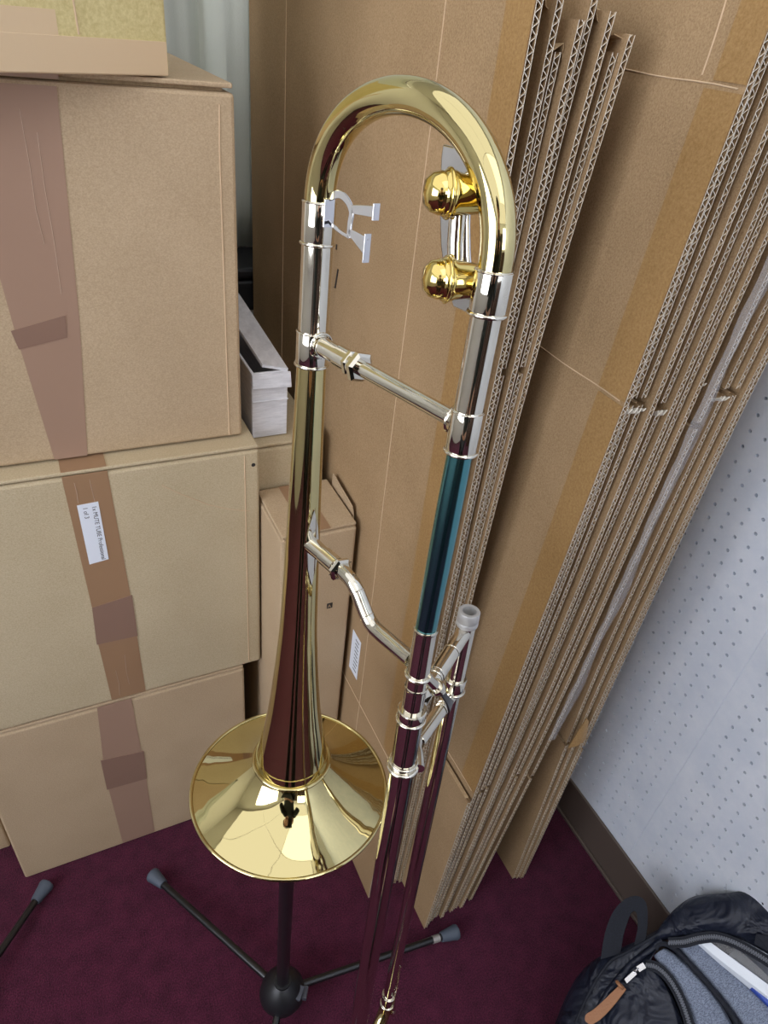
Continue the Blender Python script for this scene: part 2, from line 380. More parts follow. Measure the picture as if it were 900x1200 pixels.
mb = MB(); mb.tube([(.105,.7969,.835),(.13,.7969,.815),(.165,.7969,.79),(.195,.7969,.775),(.226,.7969,.765)], .0006, 6); mb.build('crease', 'crease', B2); mb = MB()
mb.tube([(.2195,.7969,.862),(.2195,.7969,.436)], .0009, 6); mb.build('crease', 'crease', B2)
B1 = carton('cardboard_box', 'brown cardboard box with wide brown tape, third up and largest in view', -.225, .225, .826, 1.23, .878, 1.303, 'kraft', flap_gap=.004)
strip(B1, 'packing_tape', [(-.030,1.290),(.052,1.290),(.038,1.06),(.021,.880),(-.018,.880),(-.030,1.05),(-.036,1.18)], .826, 'tape')
strip(B1, 'tape_overlap', [(-.034,1.052),(.024,1.066),(.022,1.040),(-.030,1.030)], .8253, 'tape_dark')
mb = MB(); mb.box((-.03, .8245, 1.296), (.055, .90, 1.3036)); mb.build('packing_tape', 'tape_clear', B1)
wrinkles(B1, [[(.016,1.27),(.016,1.22),(.014,1.18),(.016,1.145)],[(.028,1.25),(.026,1.20),(.026,1.15),(.024,1.09)]], .8252)
mb = MB(); mb.tube([(.2085,.8259,1.283),(.207,.8259,1.24),(.2065,.8259,.882)], .0009, 6); mb.build('crease', 'crease', B1)
# top box, turned
ang = math.atan2(.072, .155)
def b0(name, pts, mat, y=0, th=.0006): pass
T0 = V((.161, .832, 1.304)); ex = V((-math.cos(ang), -math.sin(ang), 0)); ey = V((-math.sin(ang), math.cos(ang), 0)); ez = V((0,0,1))
B0 = empty('cardboard_box', tuple(T0+ex*.17+ey*.13), 'small yellowish cardboard box with paper tape along its bottom, topmost of the stack', 'cardboard box')
mb = MB(); mb.obox(T0+ex*.17+ey*.13+ez*.126, ex*.17, ey*.13, ez*.125); mb.build('box_body', 'kraft_yellow', B0, bevel=.004)
for s in (0, 1):
    mb = MB(); mb.obox(T0+ex*.17+ey*(.065+.13*s)+ez*.2535, ex*.169, ey*.064, ez*.0022); mb.build('top_flap', 'kraft_yellow', B0, bevel=.001)
mb = MB(); mb.obox(T0+ex*.171+ey*(-.0006)+ez*.0155, ex*.168, ey*.0006, ez*.0140)
mb.obox(T0+ex*.171+ey*.03+ez*.0012, ex*.168, ey*.03, ez*.0006); mb.build('paper_tape', 'tape_paper', B0, bevel=.0003)
mb = MB(); mb.obox(T0+ex*.2445+ey*(-.0003)+ez*.0385, ex*.13, ey*.0004, ez*.0095); mb.build('paper_tape', 'tape_paper', B0)
mb = MB(); mb.tube([T0+ex*.095+ez*.031+ey*-.0003, T0+ex*.098+ez*.1+ey*-.0003, T0+ex*.100+ez*.25+ey*-.0003], .001, 6); mb.build('crease', 'crease', B0)
carton('cardboard_box', 'brown cardboard box on the carpet at the far left, mostly hidden behind the stack', -.62, -.238, .872, 1.25, 0, .38, 'kraft')
# tall narrow carton
TB = carton('cardboard_box', 'tall narrow cardboard box standing on the carpet behind the trombone bell', .244, .360, .706, .826, 0, .779, 'kraft', split=False)
mb = MB(); mb.box((.279, .7062, .7785), (.318, .825, .7795)); o = mb.build('packing_tape', 'tape_warm', TB)
strip(TB, 'printed_mark', [(.3205,.628),(.330,.628),(.330,.617),(.3205,.617)], .706, 'ink', .0003)
text_mesh('A', .009, 'printed_mark', (.3215, .7055, .619), (1,0,0), (0,0,1), 'kraft', TB)
mb = MB()
for z, a, b in ((.704,.318,.356),(.688,.320,.334)): mb.box((a, .7055, z), (b, .7062, z+.0012))
mb.build('printed_mark', 'ink', TB)
mb = MB(); mb.tube([(.262,.7056,.77),(.262,.7056,.01)], .0009, 6); mb.build('crease', 'crease', TB); mb = MB()
mb.tube([(.246,.703,.775),(.252,.7045,.768),(.258,.704,.766),(.263,.7055,.772)], .0012, 6); mb.build('crease', 'crease', TB)
mb = MB(); mb.ribbon([(.3615,.725,.752),(.3625,.727,.776),(.3600,.729,.792)], [(.3620,.812,.752),(.3630,.812,.778),(.3605,.806,.800)], .002); mb.build('side_flap', 'kraft', TB)
# carton behind carrying the white tray
CB = carton('cardboard_box', 'pale cardboard box behind the tall narrow one, under the white open box', .246, .350, .832, 1.20, 0, .853, 'kraft_pale')
WT = empty('open_box', (.27, 1.0, .8535), 'white corrugated open box with a loose inner flap, in the gap behind the stack', 'open box')
mb = MB()
x0, x1, y0, y1, z0, z1 = .247, .3, .852, 1.16, .8545, .958
mb.box((x0,y0,z0),(x1,y0+.004,z1)); mb.box((x0,y1-.004,z0),(x1,y1,z1)); mb.box((x0,y0+.004,z0),(x0+.004,y1-.004,z1)); mb.box((x1-.004,y0+.004,z0),(x1,y1-.004,z1)); mb.box((x0+.004,y0+.004,z0),(x1-.004,y1-.004,z0+.004))
mb.build('box_body', 'white_card', WT, bevel=.0012)
mb = MB(); mb.ribbon([(.300,.853,.958),(.300,1.0,.970),(.298,1.16,.985)], [(.264,.857,.966),(.258,1.0,.982),(.252,1.16,1.0)], .004); mb.build('side_flap', 'white_card', WT)
mb = MB(); mb.ribbon([(.247,.8505,.957),(.303,.8505,.957)], [(.247,.848,.936),(.304,.847,.934)], .0035); mb.ribbon([(.247,.8505,.915),(.301,.8505,.915)], [(.247,.8515,.913),(.301,.8515,.913)], .002); mb.build('front_lip', 'white_card', WT, bevel=.001)
# shelf, dark case and curtain beyond
SH = empty('storage_shelf', (.2, 1.34, 0), 'pale storage shelf against the back wall behind the boxes', 'shelf')
mb = MB(); mb.box((-.5,1.255,.86),(.60,1.42,.885)); mb.build('shelf_board', 'shelf', SH, bevel=.002)
mb = MB(); mb.box((-.5,1.262,0),(.58,1.28,.86)); mb.build('front_panel', 'shelf', SH, bevel=.002)
for xa in (-.5, .56):
    mb = MB(); mb.box((xa,1.281,0),(xa+.02,1.42,.86)); mb.build('side_panel', 'shelf', SH)
CS = empty('equipment_case', (.25, 1.33, .886), 'black case on the shelf below the curtain', 'case')
mb = MB(); mb.box((-.1,1.265,.886),(.50,1.40,.945)); mb.build('case_body', 'black_plastic', CS, bevel=.006)
mb = MB(); mb.box((-.1,1.264,.9475),(.50,1.40,.968)); mb.build('lid', 'black_plastic', CS, bevel=.006)
CU = MB(); rows = []
nx, nz = 160, 14
for j in range(nz+1):
    z = .972+(2.25-.972)*j/nz
    for i in range(nx+1):
        x = -.75+1.5*i/nx
        y = 1.405+.018*math.sin(x*62+.6*math.sin(x*9))+.008*math.sin(x*131+z*1.5)
        CU.v.append((x, y, z))
for j in range(nz):
    for i in range(nx):
        a = j*(nx+1)+i; CU.f.append((a, a+1, a+nx+2, a+nx+1)); CU.m.append(0)
o = CU.build('curtain', 'curtain', None, smooth=True)
s = o.modifiers.new('thickness', 'SOLIDIFY'); s.thickness = .002
tag(o, 'pale grey-white curtain hanging in folds at the back of the room', 'curtain')
mb = MB(); mb.tube([(-.8,1.405,2.27),(.8,1.405,2.27)], .012, 16)
for x_ in (-.78, .78):
    mb.tube([(x_,1.405,2.27),(x_,1.522,2.27)], .008, 10)
tag(mb.build('curtain_rod', 'silver', None, smooth=True), 'metal curtain rod above the pale curtain', 'curtain rod')

# ------------------------------------------------------------------ flattened cartons
FT, FP, FD = .0060, .0090, .008
def lerp_tab(tab, z):
    """smooth x(z) through (z,x) pairs"""
    if z <= tab[0][0]: return tab[0][1]
    for (a, xa), (b, xb) in zip(tab, tab[1:]):
        if z <= b: return xa+(xb-xa)*(z-a)/(b-a)
    (a, xa), (b, xb) = tab[-2:]; return xb+(xb-xa)*(z-b)/(b-a)
def smooth_tab(tab):
    zs_ = [i*.03 for i in range(56)]; x = [lerp_tab(tab, z) for z in zs_]
    for _ in range(30):
        x = [x[0]]+[(x[i-1]+2*x[i]+x[i+1])/4 for i in range(1, len(x)-1)]+[x[-1]]
    return list(zip(zs_, x))
def sheet_mesh(mb, xs, y0, y1, z0, z1, slots=(), slotlen=.10, far=0, t=FT, yaw=0, jag=.0):
    """one corrugated sheet standing on edge: x = xs(z), running from y0 (near, open flutes) to y1"""
    def X(y, z): return xs(z)+yaw*(y-y0)
    cuts = sorted(slots); segs = []; z = z0
    for c in cuts: segs.append((z, c-.004)); z = c+.004
    segs.append((z, z1))
    # body behind the slots (continuous) and the pieces in front of them
    def slab(ya, yb, za, zb, mi=0):
        n = max(1, int((zb-za)/.04)); P = []
        for k in range(n+1):
            zz = za+(zb-za)*k/n
            P += [(X(ya,zz), ya, zz), (X(ya,zz)+t, ya, zz), (X(yb,zz)+t, yb, zz), (X(yb,zz), yb, zz)]
        fs = [(0,1,2,3), tuple(4*n+k for k in (3,2,1,0))]; 
        mb.add(P, fs, 2)
        o = len(mb.v)-len(P)
        for k in range(n):
            for j, mm in ((0,2),(1,0),(2,1),(3,0)):
                j2 = (j+1) % 4; mb.f.append((o+4*k+j, o+4*k+j2, o+4*k+4+j2, o+4*k+4+j)); mb.m.append(mm if j != 0 else 2)
    yf = y0+FD
    if cuts:
        slab(y0+slotlen, y1, z0, z1)
        for a, b in segs: slab(yf, y0+slotlen, a, b)
    else: slab(yf, y1, z0, z1)
    for a, b in segs:
        ph = random.random()*FP
        # the two liners, reaching forward to the cut edge
        n = max(1, int((b-a)/.04))
        for dx0 in (0, t-.0006):
            P = []
            for k in range(n+1):
                zz = a+(b-a)*k/n; x = X(y0, zz)+dx0
                P += [(x, y0, zz), (x+.0006, y0, zz), (x+.0006, yf, zz), (x, yf, zz)]
            o = len(mb.v); mb.v += P
            for k in range(n):
                for j in range(4):
                    j2 = (j+1) % 4; mb.f.append((o+4*k+j, o+4*k+j2, o+4*k+4+j2, o+4*k+4+j)); mb.m.append(1 if j == 0 else 0)
        # the flute: a sine ribbon between the liners
        st = FP/6; n = int((b-a)/st); P = []; h = .00028
        for k in range(n+1):
            zz = a+k*st; f_ = 2*PI*(zz+ph)/FP; amp = (t-.0014)/2
            x = X(y0, zz)+t/2+amp*math.sin(f_); sl = math.atan2(amp*math.cos(f_)*2*PI/FP, 1)
            nx_, nz_ = math.cos(sl)*h, -math.sin(sl)*h
            P += [(x-nx_, y0+.0003, zz-nz_), (x+nx_, y0+.0003, zz+nz_), (x+nx_, yf, zz+nz_), (x-nx_, yf, zz-nz_)]
        o = len(mb.v); mb.v += P
        for k in range(n):
            for j in (0, 1, 3):
                j2 = (j+1) % 4; mb.f.append((o+4*k+j, o+4*k+j2, o+4*k+4+j2, o+4*k+4+j)); mb.m.append(1 if j == 0 else 3)
SHEET_MATS = ['kraft_sheet', 'cut_edge', 'kraft_inside', 'kraft_inside']
def flat_carton(label, sheets, group):
    xa, ya = sheets[0]['tab'][0][1], sheets[0]['y0']
    t = empty('flattened_box', (xa, ya, 0), label, 'flattened box', group)
    for s in sheets:
        tab = smooth_tab(s['tab']); mb = MB()
        sheet_mesh(mb, lambda z, tab=tab: lerp_tab(tab, z), s['y0'], s['y1'], s.get('z0', .001), s['z1'], s.get('slots', ()), s.get('sl', .1), yaw=s.get('yaw', 0))
        s['obj'] = mb.build('cardboard_sheet', SHEET_MATS, t, angle=30)
        for p in s['obj'].data.polygons: p.use_smooth = False
        s['X'] = lambda z, tab=tab: lerp_tab(tab, z)
    return t
def on_sheet(s, parent, name, mat, ya, yb, za, zb, off=.0008, th=.0006, n=30, tilt=0):
    """thin strip on the left-hand face of a sheet, following its curve"""
    mb = MB(); A = []; B = []
    for k in range(n+1):
        z = za+(zb-za)*k/n; d = tilt*(z-za)
        x = s['X'](z)-off
        A.append((x+s.get('yaw',0)*(ya+d-s['y0']), ya+d, z)); B.append((x+s.get('yaw',0)*(yb+d-s['y0']), yb+d, z))
    mb.ribbon(A, B, th); return mb.build(name, mat, parent)
# stack nearer the camera's left: four cartons, eight sheets; z, x pairs along the near edge
S1 = [((0,.367),(.5,.369),(.89,.368),(1.14,.367),(1.4,.3655)), ((0,.3975),(.6,.390),(1.14,.385),(1.4,.389)),
      ((0,.4038),(.6,.3975),(1.14,.395),(1.4,.4005)), ((0,.4100),(.6,.405),(1.14,.4035),(1.4,.411)),
      ((0,.4163),(.6,.4125),(1.14,.412),(1.4,.4225)), ((0,.4225),(.6,.4205),(1.14,.424),(1.4,.440)),
      ((0,.4288),(.6,.4285),(1.14,.435),(1.4,.457)), ((0,.435),(.6,.4365),(1.14,.442),(1.4,.4645))]
y0s = [.515, .522, .526, .519, .524, .520, .523, .518]
slots = [(), (.43,1.096), (1.10,), (), (.43,1.094), (), (1.094,), (.43,)]
z1s = [1.415, 1.402, 1.368, 1.39, 1.405, 1.398, 1.372, 1.385]
names = ['flattened brown cardboard box nearest the trombone, its broad side facing left', 'flattened cardboard box second from left in the front stack, torn at the top',
         'flattened cardboard box third from left in the front stack, between its neighbours', 'rightmost flattened cardboard box of the front stack']
FB = []
for k in range(4):
    ss = []
    for j in (2*k, 2*k+1):
        ss.append(dict(tab=S1[j], y0=y0s[j], y1=1.25 if j == 0 else 1.235, z1=z1s[j], slots=slots[j], sl=.09))
    FB.append((flat_carton(names[k], ss, 'flattened boxes in the front stack'), ss))
t, ss = FB[0]; f = ss[0]
on_sheet(f, t, 'glue_band', 'glue_band', .5155, .553, .44, 1.4135)['label'] = 'orange-brown glossy band along the edge'
mb = MB()
for y_, za, zb in ((1.077, .002, 1.412), (.650, .002, 1.412)):
    pts = [(f['X'](za+(zb-za)*k/24)-.0004, y_+.01*math.cos(k*.4)*.2, za+(zb-za)*k/24) for k in range(25)]
    mb.tube(pts, .00055, 6); mb.build('crease', 'crease', t); mb = MB()
for z_, ya, yb in ((.43, .53, 1.24),):
    mb.tube([(f['X'](z_)-.0003, ya+(yb-ya)*k/20, z_+.0006*math.sin(k)) for k in range(21)], .0006, 6)
mb.build('crease', 'crease', t)
def face_pt(s, y, z, off): return (s['X'](z)-off, y, z)
# white sticker and printed mark on the broad side
mb = MB(); P_ = [(.700,.560),(.668,.560),(.668,.470),(.700,.470)]
mb.add([face_pt(f,y,z,.0008) for y,z in P_]+[face_pt(f,y,z,.0002) for y,z in P_], [(0,1,2,3),(7,6,5,4),(0,4,5,1),(1,5,6,2),(2,6,7,3),(3,7,4,0)])
lab = mb.build('sticker', 'label', t); lab['label'] = 'small white sticker with rows of print'
mb = MB(); random.seed(3)
for k in range(9):
    z = .552-.0085*k
    mb.box((f['X'](z)-.0011, .672+.004*random.random(), z-.0028), (f['X'](z)-.0008, .686, z-.0008))
mb.build('printed_mark', 'grey_plastic', lab)
for (ya, za, yb, zb) in ((0.8588,1.1266,0.8592,1.1199),(0.8494,1.0973,0.8556,1.0700),(0.8556,1.0700,0.8617,1.0691)):
    x = f['X'](za)-.0004; mb = MB(); mb.ribbon([(x,ya,za),(x,yb,zb)], [(x,ya+.004,za),(x,yb+.004,zb)], .0004); mb.build('printed_mark', 'ink', t)
# torn paper at the top of the second and fourth carton
for (cart, sj, pl) in ((1, 0, [(-.002,0),(.008,.006),(.012,-.012),(.016,-.03),(.012,-.034)]), (3, 0, [(-.001,.012),(.008,.010),(.012,-.006),(.010,-.02),(.006,-.026)])):
    t_, s_ = FB[cart]; s_ = s_[sj]; zt = s_['z1']; xb = s_['X'](zt); yb = s_['y0']
    mb = MB(); mb.ribbon([(xb+a, yb+.002, zt+b) for a, b in pl], [(xb+a*.8+.001, yb+.03, zt+b*.6) for a, b in pl], .0008); mb.build('torn_paper', 'kraft_inside', t_)
for cart, (za, ya) in ((0, (1.407, .53)), (2, (1.40, .53))):
    t_, s_ = FB[cart]; s_ = s_[1]; mb = MB(); random.seed(cart+5)
    A = []; B = []
    for k in range(9):
        A.append((s_['X'](1.4)-.012+.002*k, ya+.002*random.random(), s_['z1']-.002+.006*math.sin(k*.8))); B.append((s_['X'](1.4)-.010+.002*k, ya+.03, s_['z1']+.002+.004*math.sin(k*.8+1)))
    mb.ribbon(A, B, .0007); mb.build('torn_paper', 'kraft_inside', t_)

# stack further right: leaning on the pegboard
S2 = [((0,.4480),(.43,.4605),(.65,.472),(1.14,.497),(1.5,.514)), ((0,.4570),(.43,.475),(.65,.486),(1.14,.507),(1.5,.524)),
      ((0,.468),(.65,.500),(1.14,.524),(1.5,.542)), ((0,.479),(.65,.514),(1.14,.537),(1.5,.555)),
      ((0,.490),(.65,.530),(1.14,.557),(1.5,.577)), ((0,.501),(.65,.545),(1.14,.569),(1.5,.590)),
      ((0,.512),(.65,.560),(1.14,.581),(1.5,.603)), ((0,.523),(.65,.575),(1.14,.594),(1.5,.616)),
      ((0,.534),(.65,.589),(1.14,.606),(1.5,.630)), ((0,.547),(.65,.603),(1.14,.626),(1.5,.655)),
      ((0,.652),(.65,.632),(1.14,.647),(1.5,.680)), ((0,.660),(.65,.648),(1.14,.660),(1.5,.700)),
      ((0,.668),(.65,.664),(1.14,.673),(1.5,.720)), ((0,.676),(.65,.679),(1.14,.685),(1.5,.735))]
y0b = [.427,.430,.433,.428,.434,.430,.432,.429,.440,.434,.436,.433,.430,.434]
sl2 = [(), (.43,1.096), (.43,1.093), (), (1.083,), (), (.43,), (), (1.11,), (.40,1.05), (1.087,.46), (1.087,), (), (.43,)]
z1b = [1.56,1.55,1.545,1.56,1.55,1.548,1.56,1.54,1.55,1.55,1.56,1.55,1.54,1.55]
nm = ['flattened brown cardboard box with broad orange-edged side showing, first of the leaning stack', 'flattened cardboard box second in the leaning stack, cut by dark slots',
      'flattened cardboard box third in the leaning stack', 'flattened cardboard box fourth in the leaning stack, left of the clear film',
      'flattened cardboard box wrapped by the clear film in the leaning stack', 'flattened cardboard box right of the clear film with a frayed torn flap',
      'flattened cardboard box nearest the white pegboard wall']
FC = []
for k in range(7):
    ss = [dict(tab=S2[j], y0=y0b[j], y1=1.16, z1=z1b[j], slots=sl2[j], sl=.08) for j in (2*k, 2*k+1)]
    FC.append((flat_carton(nm[k], ss, 'flattened boxes leaning by the pegboard'), ss))
t, ss = FC[0]; f = ss[0]
on_sheet(f, t, 'glue_band', 'glue_band', .4275, .466, 1.099, 1.357)['label'] = 'orange-brown glossy band along the edge'
on_sheet(f, t, 'glue_band', 'glue_band', .4275, .460, 1.363, 1.558)
on_sheet(f, t, 'glue_band', 'glue_band', .4275, .464, .44, 1.094)
mb = MB()
for z_ in (1.36, 1.097, .437):
    mb.tube([(f['X'](z_)-.0003, .434+.70*k/30, z_+.0006*math.sin(k*1.3)) for k in range(31)], .0006, 6); mb.build('crease', 'crease', t); mb = MB()
mb.tube([(f['X'](z_)-.0003, .475+.002*math.sin(z_*40), z_) for z_ in [1.365+.01*k for k in range(18)]], .0007, 6)
mb.build('crease', 'crease', t)
# bottom flap springing out of the first leaning carton
mb = MB(); tabf = lambda z: .4415+.010*(z/.43)
sheet_mesh(mb, tabf, .424, .70, .001, .425, (), .05); mb.build('bottom_flap', SHEET_MATS, t)
# crushed flap corners at the slots
for cart, j, z in ((0, 1, 1.088), (1, 0, 1.085), (2, 0, 1.077), (5, 0, 1.08), (4, 0, 1.10)):
    t_, s_ = FC[cart]; s_ = s_[j]; x = s_['X'](z); y = s_['y0']; random.seed(cart)
    mb = MB(); A = [(x-.003+.0035*k, y-.001-.002*random.random(), z+.003*random.random()-.004*(k%2)) for k in range(5)]
    B = [(a[0]+.0005, y+.016, a[2]-.012) for a in A]; mb.ribbon(A, B, .0012); mb.build('crushed_corner', 'cut_edge', t_)
# frayed torn flap
t_, s_ = FC[5]
mb = MB(); A = []; B = []; random.seed(11)
for k in range(15):
    u_ = k/14
    A.append((.628+.034*u_, .424-.003*math.sin(u_*PI), .470+.004*random.random()+.006*u_)); B.append((.643+.008*u_, .425, .540-.012*u_))
mb.ribbon(A, B, .0018); mb.build('torn_flap', 'glue_band', t_)['label'] = 'frayed torn flap of orange-brown paper'
# clear film hanging over the near edges
mb = MB(); A = []; B = []; C_ = []
random.seed(5)
for k in range(60):
    z = 1.50-.98*k/59; xm = lerp_tab(smooth_tab(S2[8]), z); w = .012+.004*math.sin(k*.5)
    A.append((xm-.004+.0006*math.sin(k*.9), .424+.0008*math.sin(k*1.7), z)); C_.append((xm+.007, .4210+.001*math.sin(k*1.1+1), z)); B.append((xm+.007+w*.8, .425+.0008*math.sin(k*.7), z))
mb.ribbon(A, C_, .0006); mb.ribbon(C_, B, .0006)
tag(mb.build('plastic_film', 'film', None, smooth=True), 'clear crinkled plastic film hanging down the cut edges of the leaning boxes', 'plastic film')

# ------------------------------------------------------------------ trombone
O = V((.1553, .4040, .6786)); U = V((.0372, .0761, .9964)).normalized()
Vd = V((.2276, -.9715, .0657)); Vd = (Vd-U*Vd.dot(U)).normalized(); W0 = Vd.cross(U)*-1
if W0.x < 0: W0 = -W0
TR = empty('trombone', tuple(O), 'lacquered brass trombone standing bell down on a black stand', 'trombone')
def B_(v, u, w=0): return O+Vd*v+U*u+W0*w
def sub(name, mat, parent=TR, fn=None, smooth=True, **k):
    mb = MB(); fn(mb); return mb.build(name, mat, parent, smooth=smooth, **k)
prof = [(.489,.0109),(.44,.0119),(.40,.0128),(.364,.0137),(.32,.0149),(.28,.0159),(.2336,.0175),(.20,.0197),(.1825,.0210),(.15,.0238),(.1233,.0266),(.10,.0298),(.075,.0337),(.06,.0363),(.047,.0392),
        (.040,.0430),(.033,.0487),(.026,.0562),(.019,.0660),(.0125,.0775),(.0065,.0900),(.0025,.1000),(.0,.1068)]
pp = catmull([(h, r, 0) for h, r in prof], 5)
prof2 = [(p.x, p.y) for p in pp]
inner = [(h-.0008 if r > .05 else h, r-.0009) for h, r in reversed(prof2)]
def f_(mb): mb.lathe(O, U, prof2+inner, 96)
bell = sub('bell', 'brass', fn=f_); bell['label'] = 'flared bell reflecting the room'
sub('bell_rim', 'brass', bell, lambda mb: mb.torus(O, U, .1066, .0021, 128, 14))
def f_(mb):
    mb.torus(B_(0,.047), U, .0402, .0022, 96, 12); mb.lathe(B_(0,.047), U, [(.002,.0392),(.010,.0378),(.010,.0360),(.002,.0378)], 64)
sub('bell_ring', 'brass', bell, f_)
def f_(mb):
    pts = []; rr = []
    for k in range(49):
        a = PI-PI*k/48; pts.append(B_(.08+.08*math.cos(a), .598-.006*k/48+.0685*math.sin(a)**.92 if 0 < k < 48 else .598-.006*k/48)); rr.append(.0102-.0012*k/48)
    pts = [B_(0,.580)]+pts+[B_(.16,.575)]; mb.tube(pts, [.0102]+rr+[.0090], 32)
sub('tuning_slide', 'brass', fn=f_)['label'] = 'curved brass bow at the top'
def collar(name, c, r0, h0, h1, ax=U, bead=True, mat='nickel', parent=TR):
    def g(mb):
        mb.lathe(c, ax, [(h0,.004),(h0,r0*.97),(h0+.0008,r0),(h1-.0008,r0),(h1,r0*.97),(h1,.004)], 48)
        if bead: mb.torus(c+ax*(h0+.0008), ax, r0, .0011, 48, 10); mb.torus(c+ax*(h1-.001), ax, r0*.99, .0006, 48, 8)
    return sub(name, mat, parent, g)
collar('ferrule', B_(0,0), .0113, .572, .5995)
collar('ferrule', B_(.16,0), .0102, .569, .5925)
def tubeseg(name, a, b, r, mat='nickel', parent=TR, n=40):
    return sub(name, mat, parent, lambda mb: mb.tube([a, a.lerp(b,.5), b], r, n))
tubeseg('slide_leg', B_(0,.512), B_(0,.573), .0108)
collar('bell_ferrule', B_(0,0), .0119, .487, .513)
S = V((.1915,.2497,.6891)); US = V((.0349,.0813,.9961)).normalized(); Wd = V((.8012,.5935,-.0765)); Wd = (Wd-US*Wd.dot(US)).normalized()
ND = US.cross(Wd)   # across the slide plane
def S_(w, u, n=0): return S+Wd*w+US*u+ND*n
top = B_(.16,.57); mid = S_(0,.49); 
tubeseg('slide_leg', top, B_(.1590,.488), .0086)
collar('brace_collar', B_(.1590,0), .0095, .487, .5145)
g0 = B_(.1588,.489); g1 = S_(0,.345)
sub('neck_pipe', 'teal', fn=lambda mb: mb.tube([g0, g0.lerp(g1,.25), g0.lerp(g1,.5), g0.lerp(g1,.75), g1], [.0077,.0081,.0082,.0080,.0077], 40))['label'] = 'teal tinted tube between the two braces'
# upper brace with hexagonal nut
def hexnut(mb, c, ax, r, h):
    ax = ax.normalized(); mb.lathe(c, ax, [(-h/2,.002),(-h/2,r*.78),(-h/2+.0016,r),(h/2-.0016,r),(h/2,r*.78),(h/2,.002)], 6)
def f_(mb):
    a = B_(.009,.505); b = B_(.152,.504); d = (b-a).normalized()
    mb.tube([a, a+d*.025], [.0072,.0066], 28); mb.tube([a+d*.024, a+d*.044], .0076, 28); mb.tube([a+d*.043, b], [.0055,.0053], 28)
    mb.torus(B_(.0113,.505), Vd, .0088, .0010, 32, 8)
    mb.torus(B_(.1500,.504), Vd, .0078, .0010, 32, 8)
br = sub('upper_brace', 'nickel', fn=f_)
def f_(mb):
    a = B_(.009,.505); b = B_(.152,.504); d = (b-a).normalized()
    hexnut(mb, a+d*.0475, d, .0110, .0065); hexnut(mb, a+d*.039, d, .0092, .006)
sub('hex_nut', 'nickel', br, f_, smooth=False)
# lower, bent brace
LB = [B_(.0135,.333), B_(.045,.334), B_(.060,.3338), B_(.071,.332), B_(.079,.327), B_(.0865,.3195), B_(.0940,.3125), B_(.1020,.3085), B_(.115,.308), B_(.147,.3095)]
def f_(mb):
    mb.tube(catmull(LB, 6), .0060, 24)
    mb.tube([B_(.0125,.333), B_(.033,.3335)], [.0074,.0068], 24); mb.tube([B_(.032,.3335), B_(.050,.3338)], .0076, 24)
    for i in (4, 6): mb.torus(LB[i], (LB[i+1]-LB[i-1]), .0061, .0005, 24, 6)
br = sub('lower_brace', 'nickel', fn=f_)
sub('hex_nut', 'nickel', br, lambda mb: hexnut(mb, B_(.0545,.3338), Vd, .0105, .006), smooth=False)
def f_(mb):   # diamond plate the brace stands on
    c = B_(.0128,.334)
    P_ = [(0,.034),(.0045,.018),(.007,0),(.0045,-.022),(0,-.042),(-.0045,-.022),(-.007,0),(-.0045,.018)]
    def pt(a, b, e):
        r = .0149-.0000*b+(.334-.32)*0+ (-.035*b) + e
        return B_(0, .334+b)+(Vd*math.cos(a/r)+W0*math.sin(a/r))*r
    vs = [pt(a,b,.0009) for a,b in P_]+[pt(a,b,-.0003) for a,b in P_]+[pt(0,0,.0012)]
    n = 8; mb.add(vs, [(k,(k+1)%n,16) for k in range(n)]+[(k,k+n,(k+1)%n+n,(k+1)%n) for k in range(n)])
sub('brace_flange', 'nickel', br, f_)
# slide section, left tube
tubeseg('slide_receiver', S_(0,.349), S_(0,.262), .0083)
for h in (.347, .291): collar('ring', S_(0,0), .0089, h-.0012, h+.0012, US, False)
collar('lock_nut', S_(0,0), .0108, .256, .268, US)
BOT = -.425
sub('outer_slide_tube', 'nickel', fn=lambda mb: mb.tube([S_(0,.260), S_(0,.05), S_(0,-.1), S_(0,BOT)], [.0103,.0100,.0097,.0095], 40))
# right tube with mouthpiece receiver
bb = .1119
sub('outer_slide_tube', 'nickel', fn=lambda mb: mb.tube([S_(bb,.205), S_(bb,0), S_(bb,-.2), S_(bb,BOT)], [.0080,.0079,.0078,.0078], 40))
sub('mouthpiece_pipe', 'nickel', fn=lambda mb: mb.tube([S_(bb,.203), S_(bb,.272)], .0086, 40))
collar('ferrule', S_(bb,0), .0105, .190, .207, US)
def f_(mb):
    c = S_(bb,0); mb.lathe(c, US, [(.271,.0070),(.271,.0096),(.273,.0100),(.2745,.0100),(.276,.0094),(.2765,.0098),(.2855,.0098),(.2865,.0092),(.2865,.0063),(.2835,.0060),(.24,.0056),(.24,.0070),(.271,.0070)], 64)
sub('mouthpiece_receiver', 'satin', fn=f_)['label'] = 'matte grey ring around the mouthpiece hole'
sub('receiver_bore', 'bore', fn=lambda mb: mb.lathe(S_(bb,0), US, [(.246,0),(.2461,.0055),(.2460,.0050)], 32))
def f_(mb):
    c0 = S_(.010,.2625); c1 = S_(bb-.006,.2645); d = (c1-c0).normalized()
    mb.tube([c0, c1], .0068, 28)
    for q_ in (.35, .40, .72): mb.torus(c0.lerp(c1,q_), d, .0069, .0006, 28, 6)
    mb.tube([c0.lerp(c1,.38), c0.lerp(c1,.70)], .0073, 28)
sub('slide_brace', 'nickel', fn=f_)
